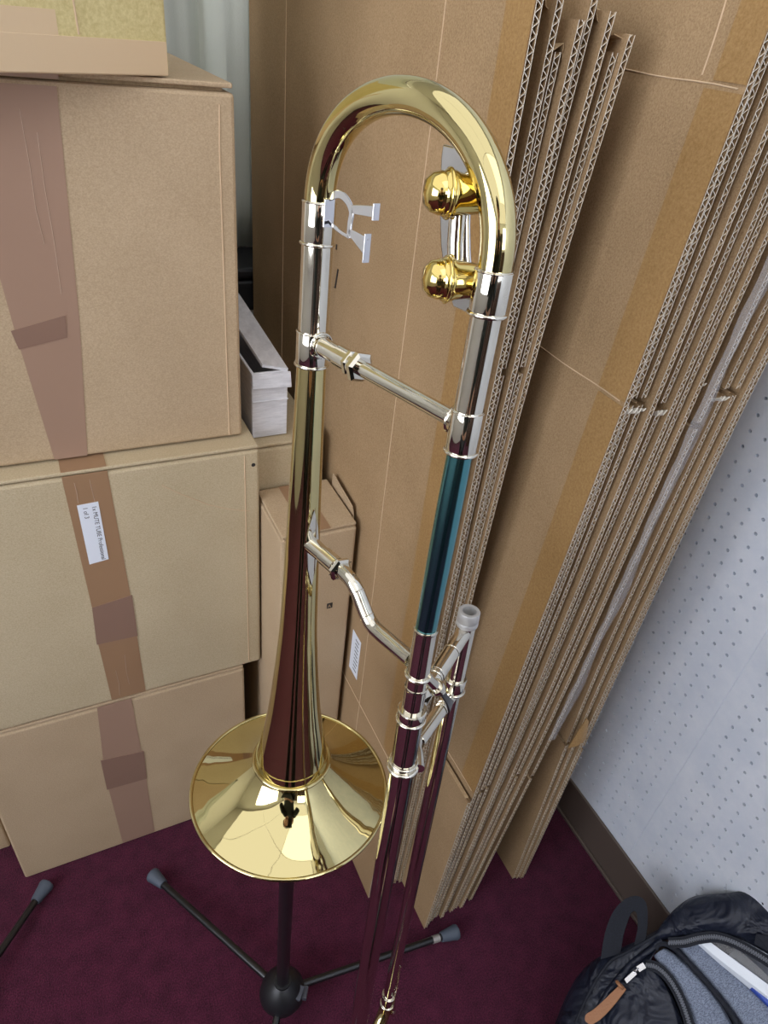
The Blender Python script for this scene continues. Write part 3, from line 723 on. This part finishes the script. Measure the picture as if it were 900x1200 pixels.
def f_(mb):
    c0 = S_(.020,.203); c1 = S_(bb-.004,.1860); d = (c1-c0).normalized()
    path = catmull([S_(bb-.006,.186), S_(.06,.194), S_(.028,.2015), S_(.016,.2015,-.006), S_(.004,.2015,-.0125)], 8)
    mb.tube([S_(bb-.005,.186), S_(.03,.2)], .0064, 28); mb.tube(path, .0050, 20)
    for q_ in (.25, .31): mb.torus(c1.lerp(c0,q_), d, .0066, .0005, 28, 6)
sub('slide_brace', 'nickel', fn=f_)
def f_(mb):
    mb.torus(S_(0,.2015), US, .0114, .0019, 64, 12); mb.torus(S_(0,.2075), US, .0110, .0010, 64, 10)
    mb.lathe(S_(0,0), US, [(.199,.0098),(.199,.0108),(.210,.0108),(.210,.0098)], 48)
sub('slide_collar', 'nickel', fn=f_)
# slide lock with lever
def f_(mb):
    a = S_(.000,.304,-.006); b = S_(.0125,.286,-.0115)
    mb.tube([a, b], [.0040,.0046], 20)
    mb.lathe(b, (b-a), [(-.002,.002),(-.002,.0062),(.001,.0068),(.004,.0060),(.006,.0042),(.008,.0050),(.010,.0034),(.0105,.0)], 28)
    mb.torus(S_(.0,.3035), US, .0090, .0014, 48, 10)
lk = sub('slide_lock', 'nickel', fn=f_)
def f_(mb):
    p = [S_(.0155,.281,-.0130), S_(.022,.271,-.0165), S_(.030,.258,-.0190), S_(.038,.246,-.0195)]
    q_ = catmull(p, 6); A = []; B = []
    for i, c in enumerate(q_):
        w = .0022+.0028*(i/(len(q_)-1))**2; A.append(c+US*w+Wd*w*.5); B.append(c-US*w-Wd*w*.5)
    mb.ribbon(A, B, .0022)
sub('lock_lever', 'black_metal', lk, f_, bevel=.0006)
# bottom bow, its ferrules, water key
def f_(mb):
    pts = []; rr = []
    for k in range(25):
        a = PI+PI*k/24; pts.append(S_(bb/2+bb/2*math.cos(a), BOT+bb/2*.75*math.sin(a))); rr.append(.0100-.0012*k/24)
    mb.tube(pts, rr, 28)
sub('slide_crook', 'brass', fn=f_)
collar('ferrule', S_(0,0), .0106, BOT-.004, BOT+.022, US); collar('ferrule', S_(bb,0), .0092, BOT-.004, BOT+.022, US)
def f_(mb):
    c = S_(bb,BOT+.035,-.009); mb.torus(c, US, .0065, .0010, 32, 8, 0, PI, x=Wd)
    mb.tube([S_(bb-.002,BOT+.11,-.0085), S_(bb-.002,BOT+.03,-.010), S_(bb-.002,BOT-.010,-.012)], [.0006,.0012,.0026], 14)
    mb.lathe(S_(bb-.002,BOT-.012,-.012), US, [(-.008,0),(-.007,.0035),(0,.0042),(.006,.0030),(.010,0)], 20)
sub('water_key', 'nickel', fn=f_)
# lyre bracket on the left leg: curved flat plate with two claws
def f_(mb):
    def stroke(pts, ws):
        q_ = catmull([(a, b, 0) for a, b in pts], 5); n = len(q_); A = []; B = []
        for i, c in enumerate(q_):
            t_ = (q_[min(i+1,n-1)]-q_[max(i-1,0)]).normalized(); w = ws[0]+(ws[1]-ws[0])*i/(n-1)
            A.append(B_(c.x-t_.y*w/2, c.y+t_.x*w/2)); B.append(B_(c.x+t_.y*w/2, c.y-t_.x*w/2))
        mb.ribbon(A, B, .0013)
    stroke([(.0100,.603),(.0215,.6065),(.0305,.6040),(.0355,.5985),(.0348,.592),(.0345,.583)], (.0050,.0040))
    stroke([(.0105,.589),(.022,.5855),(.0345,.5835)], (.0022,.0022))
    stroke([(.0355,.6000),(.0460,.6012),(.0590,.6025)], (.0050,.0066))
    stroke([(.0340,.5870),(.0430,.5845),(.0530,.5815)], (.0035,.0105))
    mb.obox(B_(.0594,.6025), Vd*.0006, U*.0048, W0*.0026); mb.obox(B_(.0535,.5805), Vd*.0006, U*.0086, W0*.0026)
    mb.obox(B_(.0112,.5935), Vd*.0007, U*.0085, W0*.0040)
sub('lyre_bracket', 'silver', fn=f_, smooth=False, bevel=.0003)
# counterweight: silver plate, two gold knobs
def f_(mb):
    A = []; B = []
    for a, b in ((.1085,.6440),(.1085,.638),(.1105,.625),(.1135,.61),(.1175,.595),(.124,.580),(.134,.566)): A.append(B_(a,b,.002)); B.append(B_(a+.022,b-.001,.002))
    mb.ribbon(A, B, .003)
cw = sub('counterweight_plate', 'silver', fn=f_, bevel=.001)
sub('plate_tube', 'nickel', cw, lambda mb: mb.tube([B_(.130,.617,-.003), B_(.132,.60,-.003), B_(.136,.582,-.003)], .0045, 24))
for a, b in ((.1230,.6215), (.1305,.5805)):
    c = B_(a+.014,b+.002,.004); ax = (Vd*-.55+W0*-1-U*.02).normalized()
    def f_(mb):
        mb.lathe(c, ax, [(-.004,0),(-.004,.0078),(.0,.0088),(.012,.0104),(.0135,.0112),(.016,.0116),(.0185,.0112),(.0195,.0104),(.021,.0106),(.0255,.0092),(.0285,.0060),(.0295,0)], 40)
    kn = sub('gold_knob', 'brass_deep', fn=f_); kn['label'] = 'round gold-coloured knob'
    sub('knob_bead', 'brass_deep', kn, lambda mb: mb.torus(c+ax*.0165, ax, .0114, .0012, 48, 10))
# ------------------------------------------------------------------ stand
def trombone_stand(hub, azs, L, label, group, post_to=None):
    hx, hy = hub
    t = empty('instrument_stand', (hx, hy, 0), label, 'instrument stand', group)
    def hub_prof(mb): mb.lathe((hx,hy,0), (0,0,1), [(.022,0),(.022,.024),(.030,.033),(.046,.0375),(.060,.0355),(.074,.028),(.084,.019),(.088,.0135),(.094,.0135),(.094,0)], 48)
    mb = MB(); hub_prof(mb); mb.build('hub', 'black_plastic', t, smooth=True)
    mb = MB(); d = V((.72,-.62,-.25)).normalized(); sx = V((.62,.72,0)).normalized(); c = V((hx,hy,.075))+d*.023
    mb.obox(c, sx*.011, d*.013, d.cross(sx)*.0035); mb.build('clamp_plate', 'grey_plastic', t, bevel=.0015)
    mb = MB(); c = V((hx,hy,.056))+V((.82,-.5,0)).normalized()*.038; mb.obox(c, V((.5,.82,0))*.010, V((.82,-.5,0))*.0045, V((0,0,.006))); mb.build('release_button', 'grey_plastic', t, bevel=.0015)
    for a in azs:
        d = V((math.cos(a), math.sin(a), 0)); p0 = V((hx,hy,.045))+d*.028; p1 = V((hx,hy,.014))+d*L
        mb = MB(); mb.tube([p0,p1], .0062, 20); leg = mb.build('leg', 'black_metal', t, smooth=True)
        e = (p1-p0).normalized(); mb = MB()
        mb.lathe(p1, e, [(-.022,0),(-.022,.0085),(-.018,.0092),(.004,.0125),(.008,.0135),(.012,.0125),(.0135,.0)], 28); mb.build('rubber_foot', 'rubber', leg, smooth=True)
    return t
azs = [math.atan2(.285,-.157), math.atan2(-.025,.32), math.radians(-122)]
hubp = (.160, .418)
ST = trombone_stand(hubp, azs, .322, 'black folding stand with grey rubber feet carrying the trombone', 'instrument stands')
post = MB(); a = V((hubp[0],hubp[1],.07)); tp = O-U*.02
post.tube([a, V((.1565,.408,.40)), V((.155,.403,.60))], [.0098,.0098,.0098], 28); pst = post.build('post', 'black_metal', ST, smooth=True)
mb = MB(); mb.lathe(O-U*.005, U, [(-.08,0),(-.08,.0135),(-.02,.0140),(.02,.0150),(.09,.0145),(.15,.0120),(.19,.0090),(.20,0)], 32); mb.build('bell_peg', 'black_plastic', pst, smooth=True)
mb = MB(); legd = V((math.cos(azs[1]), math.sin(azs[1]), 0)); p0 = V((*hubp,.045))+legd*.028; p1 = V((*hubp,.014))+legd*.322; e = (p1-p0).normalized()
mb.tube([p1-e*.040, p1-e*.026], .0067, 20); mb.build('silver_band', 'silver_tape', ST, smooth=True)
da = V((-.259+.185, .663-.754, 0)).normalized(); ft = V((-.187, .756, 0)); h2 = ft+da*.322
az0 = math.atan2(-da.y, -da.x)
trombone_stand((h2.x, h2.y), [az0, az0+2*PI/3, az0-2*PI/3], .322, 'black folding stand at the left edge, only one leg with a grey foot in view', 'instrument stands')

# ------------------------------------------------------------------ backpack
BP = empty('backpack', (.74, .08, 0), 'black nylon backpack lying open against the pegboard wall, grey lining showing', 'backpack')
def hull_blob(mb, rings, n=36, cap=True):
    """closed loft through rings of (cx, cy, z, rx, ry, rot, power)"""
    vs = []; fs = []
    for (cx, cy, z, rx, ry, rot, pw) in rings:
        for k in range(n):
            a = 2*PI*k/n; ca, sa = math.cos(a), math.sin(a)
            x = rx*math.copysign(abs(ca)**pw, ca); y = ry*math.copysign(abs(sa)**pw, sa)
            vs.append((cx+x*math.cos(rot)-y*math.sin(rot), cy+x*math.sin(rot)+y*math.cos(rot), z))
    for i in range(len(rings)-1):
        for k in range(n):
            k2 = (k+1) % n; fs.append((i*n+k, i*n+k2, (i+1)*n+k2, (i+1)*n+k))
    if cap: fs.append(tuple(range(n-1,-1,-1))); fs.append(tuple((len(rings)-1)*n+k for k in range(n)))
    mb.add(vs, fs)
def surf(name, rows, mat, th=.004, lvl=2, parent=BP, crease=0):
    """cloth panel from a grid of points (rows of equal length)"""
    mb = MB(); m_ = len(rows[0])
    for r in rows: mb.v += [tuple(p) for p in r]
    for j in range(len(rows)-1):
        for i in range(m_-1): mb.f.append((j*m_+i, j*m_+i+1, (j+1)*m_+i+1, (j+1)*m_+i)); mb.m.append(0)
    o = mb.build(name, mat, parent, smooth=True)
    s = o.modifiers.new('thickness', 'SOLIDIFY'); s.thickness = th; s.offset = -1
    u = o.modifiers.new('round', 'SUBSURF'); u.levels = lvl; u.render_levels = lvl
    return o
BPD = {'S': [(0.7436,0.2096,0.2237),(0.7141,0.2111,0.2041),(0.678,0.22,0.18),(0.6517,0.2288,0.1624),(0.6268,0.2269,0.1458),(0.603,0.2174,0.13),(0.5798,0.204,0.1145),(0.5558,0.1889,0.0985),(0.5274,0.1663,0.0796),(0.5008,0.1414,0.0618)],'S2': [(0.7259,0.196,0.2335),(0.6992,0.1986,0.2157),(0.6663,0.2028,0.1938),(0.6468,0.2056,0.1808),(0.6264,0.201,0.1672),(0.6048,0.1922,0.1528),(0.5854,0.1822,0.1399),(0.5619,0.1677,0.1242),(0.5365,0.1455,0.1073),(0.5114,0.1231,0.0905)],'I': [(0.7237,0.1901,0.2177),(0.7042,0.1889,0.2047),(0.6854,0.1886,0.1921),(0.6675,0.1876,0.1802),(0.6472,0.1831,0.1667),(0.6258,0.1769,0.1524),(0.6038,0.1674,0.1378),(0.5824,0.1541,0.1234),(0.5568,0.1322,0.1064),(0.5338,0.1096,0.0911)],'I1': [(0.7129,0.1862,0.2249),(0.697,0.18,0.2143),(0.685,0.1751,0.2063),(0.6734,0.1649,0.1986),(0.6595,0.1552,0.1893),(0.6442,0.1454,0.1791),(0.6291,0.1358,0.169),(0.6138,0.1218,0.1588),(0.5932,0.1001,0.1451),(0.574,0.0764,0.1323)],'I2': [(0.7106,0.1854,0.2161),(0.6963,0.1794,0.2066),(0.6902,0.173,0.2026),(0.6964,0.1584,0.2066),(0.6983,0.1404,0.2079),(0.6969,0.1201,0.207),(0.6918,0.0992,0.2036),(0.6851,0.0801,0.1992),(0.6717,0.0524,0.1902),(0.657,0.0268,0.1804)],'zip2': [(0.6819,0.1756,0.2018),(0.691,0.1667,0.2079),(0.6961,0.1528,0.2113),(0.6971,0.1356,0.212),(0.6948,0.1161,0.2104),(0.6895,0.0968,0.2069),(0.6816,0.0762,0.2016),(0.6657,0.0438,0.191)],'g1a': [(0.6996,0.1817,0.204),(0.6997,0.1605,0.204),(0.7019,0.141,0.2055),(0.6995,0.1176,0.2039),(0.6932,0.0952,0.1997),(0.6766,0.0563,0.1886)],'g1b': [(0.7198,0.1813,0.2199),(0.7284,0.1606,0.2256),(0.7336,0.1311,0.2291),(0.736,0.1045,0.2306),(0.736,0.0744,0.2307),(0.7266,0.0292,0.2244)],'g2a': [(0.7306,0.1805,0.227),(0.7348,0.1561,0.2299),(0.7386,0.1251,0.2324),(0.7416,0.0946,0.2344),(0.7432,0.0637,0.2355),(0.7386,0.016,0.2324)],'g2b': [(0.7617,0.1632,0.243),(0.7654,0.1341,0.2455),(0.7734,0.1031,0.2508),(0.78,0.0753,0.2552),(0.7863,0.0438,0.2594),(0.7886,-0.0091,0.2609)],'bind': [(0.7049,0.1852,0.216),(0.711,0.1877,0.22),(0.7191,0.1833,0.2254),(0.7266,0.1687,0.2304),(0.7312,0.1381,0.2335),(0.7353,0.1015,0.2362),(0.7363,0.0663,0.2368),(0.7319,0.0218,0.2339)],'wa': [(0.7578,0.1647,0.2464),(0.768,0.1247,0.2532),(0.779,0.0883,0.2605),(0.7894,0.0537,0.2675),(0.7994,0.0206,0.2741)],'wb': [(0.7678,0.156,0.2567),(0.7794,0.1204,0.2644),(0.7893,0.0897,0.271),(0.7975,0.0635,0.2765),(0.8093,0.0264,0.2843)],'ba': [(0.7799,0.0912,0.2551),(0.7832,0.0695,0.2573),(0.7855,0.049,0.2589),(0.7892,0.0203,0.2613)],'bb': [(0.7842,0.0841,0.2592),(0.79,0.0657,0.2631),(0.7948,0.0483,0.2663),(0.8018,0.0206,0.2709)],'sa': [(0.7685,0.1592,0.2547),(0.7819,0.1222,0.2637),(0.7917,0.0915,0.2702),(0.8,0.0651,0.2757),(0.8117,0.0279,0.2836)],'sb': [(0.7844,0.1447,0.2665),(0.7942,0.1195,0.2731),(0.8002,0.0926,0.2771),(0.8043,0.0677,0.2798),(0.8156,0.0329,0.2874)],'zip1': [(0.7207,0.18,0.2349),(0.7379,0.1691,0.2463),(0.755,0.1623,0.2578),(0.7724,0.1526,0.2694),(0.7836,0.1407,0.2768),(0.7936,0.1244,0.2835),(0.8023,0.1056,0.2893),(0.8091,0.0883,0.2938),(0.819,0.0572,0.3004)],'BL': [(0.7077,0.1936,0.219),(0.7266,0.1843,0.2316),(0.7445,0.1743,0.2435),(0.7635,0.1661,0.2562),(0.7803,0.1554,0.2674),(0.7926,0.1413,0.2756),(0.8027,0.125,0.2823),(0.8113,0.1061,0.2881),(0.8179,0.0901,0.2925),(0.8314,0.0527,0.3015)],'BM': [(0.7087,0.1982,0.2389),(0.7247,0.1949,0.2496),(0.7438,0.1921,0.2623),(0.7635,0.1847,0.2754),(0.7834,0.1743,0.2887),(0.8003,0.1607,0.3),(0.8154,0.147,0.31),(0.8286,0.1334,0.3188),(0.8362,0.12,0.3239),(0.8531,0.0874,0.3352)],'BU': [(0.7295,0.206,0.2263),(0.7449,0.2132,0.2366),(0.7619,0.2165,0.2479),(0.7794,0.2165,0.2596),(0.8076,0.2043,0.2784),(0.8297,0.1922,0.2931),(0.8521,0.1811,0.3081),(0.8714,0.1752,0.3209),(0.883,0.1622,0.3286),(0.9058,0.1325,0.3439)],'lea': [(0.6371,0.1694,0.1839),(0.6226,0.1665,0.1743),(0.605,0.1632,0.1626),(0.5856,0.1613,0.1496),(0.5706,0.1638,0.1396)],'knot': [(0.6321,0.1739,0.1842)],'pull': [(0.6416,0.173,0.1894),(0.6597,0.1748,0.2014)],'slid': [(0.6619,0.1759,0.2029),(0.6765,0.1749,0.2127)],'LO': [(0.638,0.2183,0.1654),(0.6621,0.2431,0.1814),(0.6868,0.2598,0.1979),(0.7099,0.265,0.2133),(0.7281,0.259,0.2254),(0.7332,0.2434,0.2288),(0.7202,0.2212,0.2201),(0.7014,0.2011,0.2076)],'LI': [(0.6644,0.2081,0.1829),(0.6831,0.2266,0.1954),(0.6986,0.2382,0.2057),(0.7085,0.244,0.2124),(0.7138,0.243,0.2159),(0.7126,0.2352,0.2151),(0.702,0.2202,0.208),(0.6863,0.2063,0.1975)],'tag1': [(0.8113,0.1238,0.3097),(0.8237,0.1099,0.318)],'tag2': [(0.8063,0.116,0.2968),(0.8156,0.0968,0.3029)],'top1': [(0.8607,0.1729,0.3174),(0.8726,0.1768,0.3253),(0.8818,0.1627,0.3315)]}

NB = V((-.16, 0, .24)).normalized()
def vv(k): return [V(p) for p in BPD[k]]
# side of the bag towards the carpet
rows = []
for a, b, c, d, e in zip(vv('S'), vv('S2'), vv('I'), vv('I1'), vv('I2')):
    fl = V((a.x+.01, a.y-.008, .003)); md = V((a.x-.004, a.y+.004, max(.02, a.z*.55)))
    rows.append([fl, md, a, b, c, d, e, e-V((0,0,.03))])
surf('front_pocket', rows, 'nylon', .003)
# main compartment body, sunk below the opening
mb = MB(); hull_blob(mb, [(.760,.01,.002,.068,.17,.0,.6),(.758,.01,.06,.074,.178,0,.65),(.757,.01,.13,.072,.172,0,.65),(.760,.01,.165,.062,.155,0,.7),(.762,.01,.178,.045,.13,0,.8),(.762,.01,.182,.02,.08,0,1)])
mb.build('main_body', 'nylon_dull', BP, smooth=True, angle=80)
rows = []
for a, b, c in zip(vv('BL'), vv('BM'), vv('BU')):
    rows.append([a-NB*.022+V((.01,0,0)), a, a.lerp(b,.5)+NB*.006, b, b.lerp(c,.6)+NB*.010, c, V((.838, c.y+.003, c.z-.03)), V((.838, c.y, .12)), V((.838, c.y-.01, .004))])
surf('back_panel', rows, 'nylon', .003)
def panel(a, b, mat, name, sag, th=.003):
    rows = []
    for p, q in zip(vv(a), vv(b)): rows.append([p-NB*.012, p, p.lerp(q,.33)+NB*sag, p.lerp(q,.67)+NB*sag, q, q-NB*.02])
    return surf(name, rows, mat, th)
panel('g1a', 'g1b', 'mesh_grey', 'lining_panel', .004)
panel('g2a', 'g2b', 'mesh_grey', 'lining_panel', .002)
def tube_part(name, pts, r, mat, parent=BP, n=8):
    mb = MB(); mb.tube(catmull(pts, n), r, 12); return mb.build(name, mat, parent, smooth=True)
tube_part('binding', vv('bind'), .0042, 'nylon_dull')
def zipper(path):
    q_ = catmull(path, 14); A = [p for p in q_]; mb = MB()
    tang = [(q_[min(i+1,len(q_)-1)]-q_[max(i-1,0)]).normalized() for i in range(len(q_))]
    sd = [t.cross(NB).normalized()*.0075 for t in tang]
    mb.ribbon([p-d for p, d in zip(q_, sd)], [p+d for p, d in zip(q_, sd)], .0015)
    z = mb.build('zipper', 'nylon_dull', BP, smooth=True, angle=60)
    mt = MB(); step = .0034; acc = 0; k = 0
    for a, b in zip(q_, q_[1:]):
        seg = (b-a).length; dr = (b-a).normalized(); side = dr.cross(NB).normalized()
        while acc < seg:
            c = a+dr*acc+NB*.0030; k += 1
            mt.obox(c+side*(.0011 if k % 2 else -.0011), dr*.0011, side*.0019, NB*.0012); acc += step/2
        acc -= seg
    mt.build('zip_teeth', 'zip', z)
zipper(vv('zip1')); zipper(vv('zip2'))
def thick(pa, pb, th, drop, name, mat):
    mb = MB(); A = catmull(vv(pa), 5); B = catmull(vv(pb), 5); n = len(A); vs = []
    for a, b in zip(A, B): vs += [a, b, b-V((0,0,drop)), a-V((0,0,drop))]
    fs = [(0,1,2,3), tuple(4*(n-1)+k for k in (3,2,1,0))]
    for i in range(n-1):
        for k in range(4):
            k2 = (k+1) % 4; fs.append((4*i+k2, 4*i+k, 4*i+4+k, 4*i+4+k2))
    mb.add(vs, fs); return mb.build(name, mat)
tag(thick('wa', 'wb', .002, .02, 'booklet', 'paper_white'), 'white booklet with its spine up, standing in the open backpack', 'booklet')
tag(thick('ba', 'bb', .002, .02, 'folder', 'blue'), 'blue folder edge beside the white booklet in the backpack', 'folder')
tag(thick('sa', 'sb', .001, .002, 'plastic_sleeve', 'film'), 'clear plastic sleeve beside the white booklet in the backpack', 'plastic sleeve')
# slider, puller, leather pull
a, b = vv('slid'); d = (b-a).normalized(); sdv = d.cross(NB).normalized()
mb = MB(); mb.obox((a+b)/2, d*.0065, sdv*.0042, NB*.0018); mb.torus(a+NB*.002, sdv, .0042, .0012, 20, 8)
sl_ = mb.build('zip_slider', 'silver', BP, bevel=.0006)
a, b = vv('pull'); mb = MB(); mb.obox((a+b)/2, (b-a)*.5, sdv*.0034, NB*.0010); mb.build('puller', 'silver', sl_, bevel=.0005)
mb = MB(); q_ = catmull(vv('lea'), 8); A = []; B = []
for i, c in enumerate(q_):
    f0 = i/(len(q_)-1); w = .0050+.0026*math.sin(min(1, f0*1.3)*PI*.5)
    if f0 > .86: w *= math.sqrt(max(.04, 1-((f0-.86)/.14)**2))
    t_ = (q_[min(i+1,len(q_)-1)]-q_[max(i-1,0)]).normalized(); sd = t_.cross(NB).normalized(); A.append(c+sd*w); B.append(c-sd*w)
mb.ribbon(A, B, .003); c = vv('knot')[0]; mb.torus(c, (vv('lea')[1]-vv('lea')[0]), .0052, .0026, 24, 8)
mb.build('leather_pull', 'leather', BP, bevel=.0006)['label'] = 'tan leather zip pull'
mb = MB(); mb.ribbon(catmull(vv('LO'), 6), catmull(vv('LI'), 6), .003); mb.build('carry_strap', 'nylon_dull', BP, smooth=True, angle=50)
mb = MB(); a, b = vv('tag1'); c, d = vv('tag2'); mb.ribbon([a, b], [c, d], .002); mb.build('webbing_tab', 'nylon_dull', BP)
tube_part('seam_piping', [p+NB*.010 for p in vv('S2')], .0022, 'nylon_dull')
tube_part('zip_flap', [p+NB*.008 for p in vv('I')[:8]], .0050, 'nylon')

# ------------------------------------------------------------------ camera
cam = bpy.data.cameras.new('camera'); co = bpy.data.objects.new('camera', cam); COL.objects.link(co); SC.camera = co
Fp = 800.
n_ = V((-139, 1090, Fp)).normalized(); r_ = V((1800, -357, Fp)); r_ = (r_-n_*r_.dot(n_)).normalized(); d_ = r_.cross(n_)
if d_.z < 0: d_ = -d_
# rows: world axes expressed in camera (x right, y down, z forward)
R = Matrix((r_, d_, -n_))
Rb = Matrix(((R[0][0], -R[0][1], -R[0][2]), (R[1][0], -R[1][1], -R[1][2]), (R[2][0], -R[2][1], -R[2][2])))
co.matrix_world = Matrix.Translation((0, 0, 1.38)) @ Rb.to_4x4()
cam.sensor_fit = 'VERTICAL'; cam.sensor_height = 36; cam.lens = 36*Fp/1200; cam.clip_start = .02
mwc = co.matrix_world
ex_, ey_, ez_ = (mwc.to_3x3() @ V(a) for a in ((1,0,0),(0,1,0),(0,0,1)))
def F_(a, b, c): return V((0,0,1.38))+ex_*a+ey_*b+ez_*c
# ------------------------------------------------------------------ the photographer, seen only mirrored in the brass
PX, PY = -.13, -.26
PN = empty('person', (PX, PY, 0), 'person in a dark jacket standing and holding up a phone, mirrored in the bell', 'person')
def skin(name, pts, edges, rad, mat, parent=PN, lvl=1, root=0):
    me = bpy.data.meshes.new(name); off = wloc(parent)
    me.from_pydata([tuple(V(p)-off) for p in pts], edges, []); o = bpy.data.objects.new(name, me); COL.objects.link(o); o.parent = parent
    me.materials.append(M[mat]); o.modifiers.new('skin', 'SKIN')
    for v, r in zip(me.skin_vertices[0].data, rad): v.radius = (r, r) if not hasattr(r, '__len__') else r
    me.skin_vertices[0].data[root].use_root = True
    s = o.modifiers.new('sub', 'SUBSURF'); s.levels = lvl+1; s.render_levels = lvl+1; o.modifiers['skin'].use_smooth_shade = True
    return o
M['skin'] = plain('skin', (196, 150, 125), .5); M['jacket'] = plain('jacket', (44, 50, 48), .8, bump=.3, bscale=150)
M['trousers'] = plain('trousers', (26, 27, 32), .8); M['hair'] = plain('hair', (30, 24, 20), .6); M['shoe'] = plain('shoe', (22, 20, 20), .5)
def pp_(x, y, z): return (PX+x, PY+y, z)
WR, WL = tuple(F_(.085,-.10,.115)), tuple(F_(-.045,-.10,.115))
body = [pp_(0,0,.95), pp_(0,.0,1.12), pp_(0,.0,1.30), pp_(0,.0,1.43), pp_(0,.02,1.52), pp_(0,.05,1.60), pp_(0,.065,1.68),
        pp_(.17,0,1.40), pp_(.25,.06,1.17), WR, pp_(-.17,0,1.40), pp_(-.21,.08,1.17), WL,
        pp_(.09,0,.90), pp_(.11,.03,.50), pp_(.12,0,.09), pp_(.13,.12,.045), pp_(-.09,0,.90), pp_(-.11,.03,.50), pp_(-.12,0,.09), pp_(-.13,.12,.045)]
ed = [(0,1),(1,2),(2,3),(3,4),(4,5),(5,6),(3,7),(7,8),(8,9),(3,10),(10,11),(11,12),(0,13),(13,14),(14,15),(15,16),(0,17),(17,18),(18,19),(19,20)]
rd = [(.15,.10),(.13,.095),(.15,.10),(.10,.08),.052,(.075,.09),(.072,.09),.055,.042,.028,.055,.042,.028,.082,.058,.042,.035,.082,.058,.042,.035]
bd = skin('body', body, ed, rd, 'skin')
skin('jacket', [body[k] for k in (0,1,2,3,7,8,9,10,11,12)]+[pp_(0,.015,1.475)], [(0,1),(1,2),(2,3),(3,4),(4,5),(5,6),(3,7),(7,8),(8,9),(3,10)], [(.165,.115),(.145,.11),(.165,.115),(.12,.095),.068,.054,.040,.068,.054,.040,.072], 'jacket')
skin('trousers', [body[k] for k in (0,13,14,15,17,18,19)], [(0,1),(1,2),(2,3),(0,4),(4,5),(5,6)], [(.155,.11),.092,.070,.058,.092,.070,.058], 'trousers')
for s_ in (-1, 1):
    mb = MB(); hull_blob(mb, [(PX+s_*.125,PY+.06,.001,.048,.14,0,.8),(PX+s_*.125,PY+.06,.03,.05,.142,0,.8),(PX+s_*.125,PY+.045,.065,.046,.115,0,.9),(PX+s_*.122,PY+.0,.10,.045,.06,0,1)]); mb.build('shoe', 'shoe', PN, smooth=True, angle=70)
hp = V(pp_(0,.055,1.655)); mb = MB()
mb.lathe(hp+V((0,-.012,.012)), V((0,-.35,1)), [(-.06,.086),(-.02,.096),(.02,.097),(.06,.084),(.085,.055),(.097,.0)], 32); mb.build('hair', 'hair', PN, smooth=True)
mb = MB(); mb.lathe(hp+V((0,.088,-.012)), V((0,1,-.2)), [(-.01,.018),(.008,.013),(.022,.0)], 16); mb.build('nose', 'skin', bd, smooth=True)
for s_ in (-1, 1):
    mb = MB(); mb.lathe(hp+V((s_*.03,.082,.012)), V((0,1,0)), [(-.006,.012),(.002,.010),(.006,.0)], 16); mb.build('eye', 'ink', bd, smooth=True)
    mb = MB(); mb.torus(hp+V((s_*.086,0,0)), V((1,.2,0)), .020, .008, 20, 8); mb.build('ear', 'skin', bd, smooth=True)
mb = MB(); mb.tube([hp+V((-.022,.084,-.045)), hp+V((0,.090,-.047)), hp+V((.022,.084,-.045))], .004, 8); mb.build('mouth', 'leather', bd, smooth=True)
# hands: palm and five fingers each, closed round the phone's lower corners
def hand(wrist, side, cx):
    """palm behind the phone's edge, four fingers curled across its back rim, thumb resting on the screen side"""
    w_ = V(wrist); pa = F_(cx+side*.052, -.062, .036); pts = [w_, w_.lerp(pa,.5), pa]; ed = [(0,1),(1,2)]; rd = [.026,(.026,.018),(.026,.018)]
    for i in range(4):
        y = -.040-.018*i; n0 = len(pts); L_ = (.030,.034,.031,.024)[i]
        pts += [F_(cx+side*.050, y, .028), F_(cx+side*.046, y+.002, .013), F_(cx+side*(.046-L_*.45), y+.003, .0125)]; ed += [(2,n0),(n0,n0+1),(n0+1,n0+2)]; rd += [.0088,.0080,.0070]
    n0 = len(pts); pts += [F_(cx+side*.044, -.070, .050), F_(cx+side*.030, -.050, .040), F_(cx+side*.018, -.035, .033)]; ed += [(1,n0),(n0,n0+1),(n0+1,n0+2)]; rd += [.012,.0098,.0085]
    return skin('hand', pts, ed, rd, 'skin')
hand(WR, 1, .022); hand(WL, -1, .022)
ph = MB()
cc = V((0,0,1.38))+ez_*.024-ey_*.055+ex_*.022
ph.obox(cc, ex_*.0375, ey_*.076, ez_*.004); po = ph.build('phone', 'black_plastic', None, bevel=.004)
tag(po, 'black phone held up by the person in the dark jacket', 'phone')
# ------------------------------------------------------------------ world, colour
w = bpy.data.worlds.new('world'); SC.world = w; w.use_nodes = True
w.node_tree.nodes['Background'].inputs['Color'].default_value = (.8, .85, .9, 1); w.node_tree.nodes['Background'].inputs['Strength'].default_value = .3
SC.view_settings.view_transform = 'Standard'; SC.view_settings.look = 'None'; SC.view_settings.gamma = 1; SC.view_settings.exposure = 0.62
SC.view_settings.use_curve_mapping = False
SC.cycles.max_bounces = 10; SC.cycles.glossy_bounces = 6; SC.cycles.use_denoising = True; SC.cycles.sample_clamp_indirect = 6
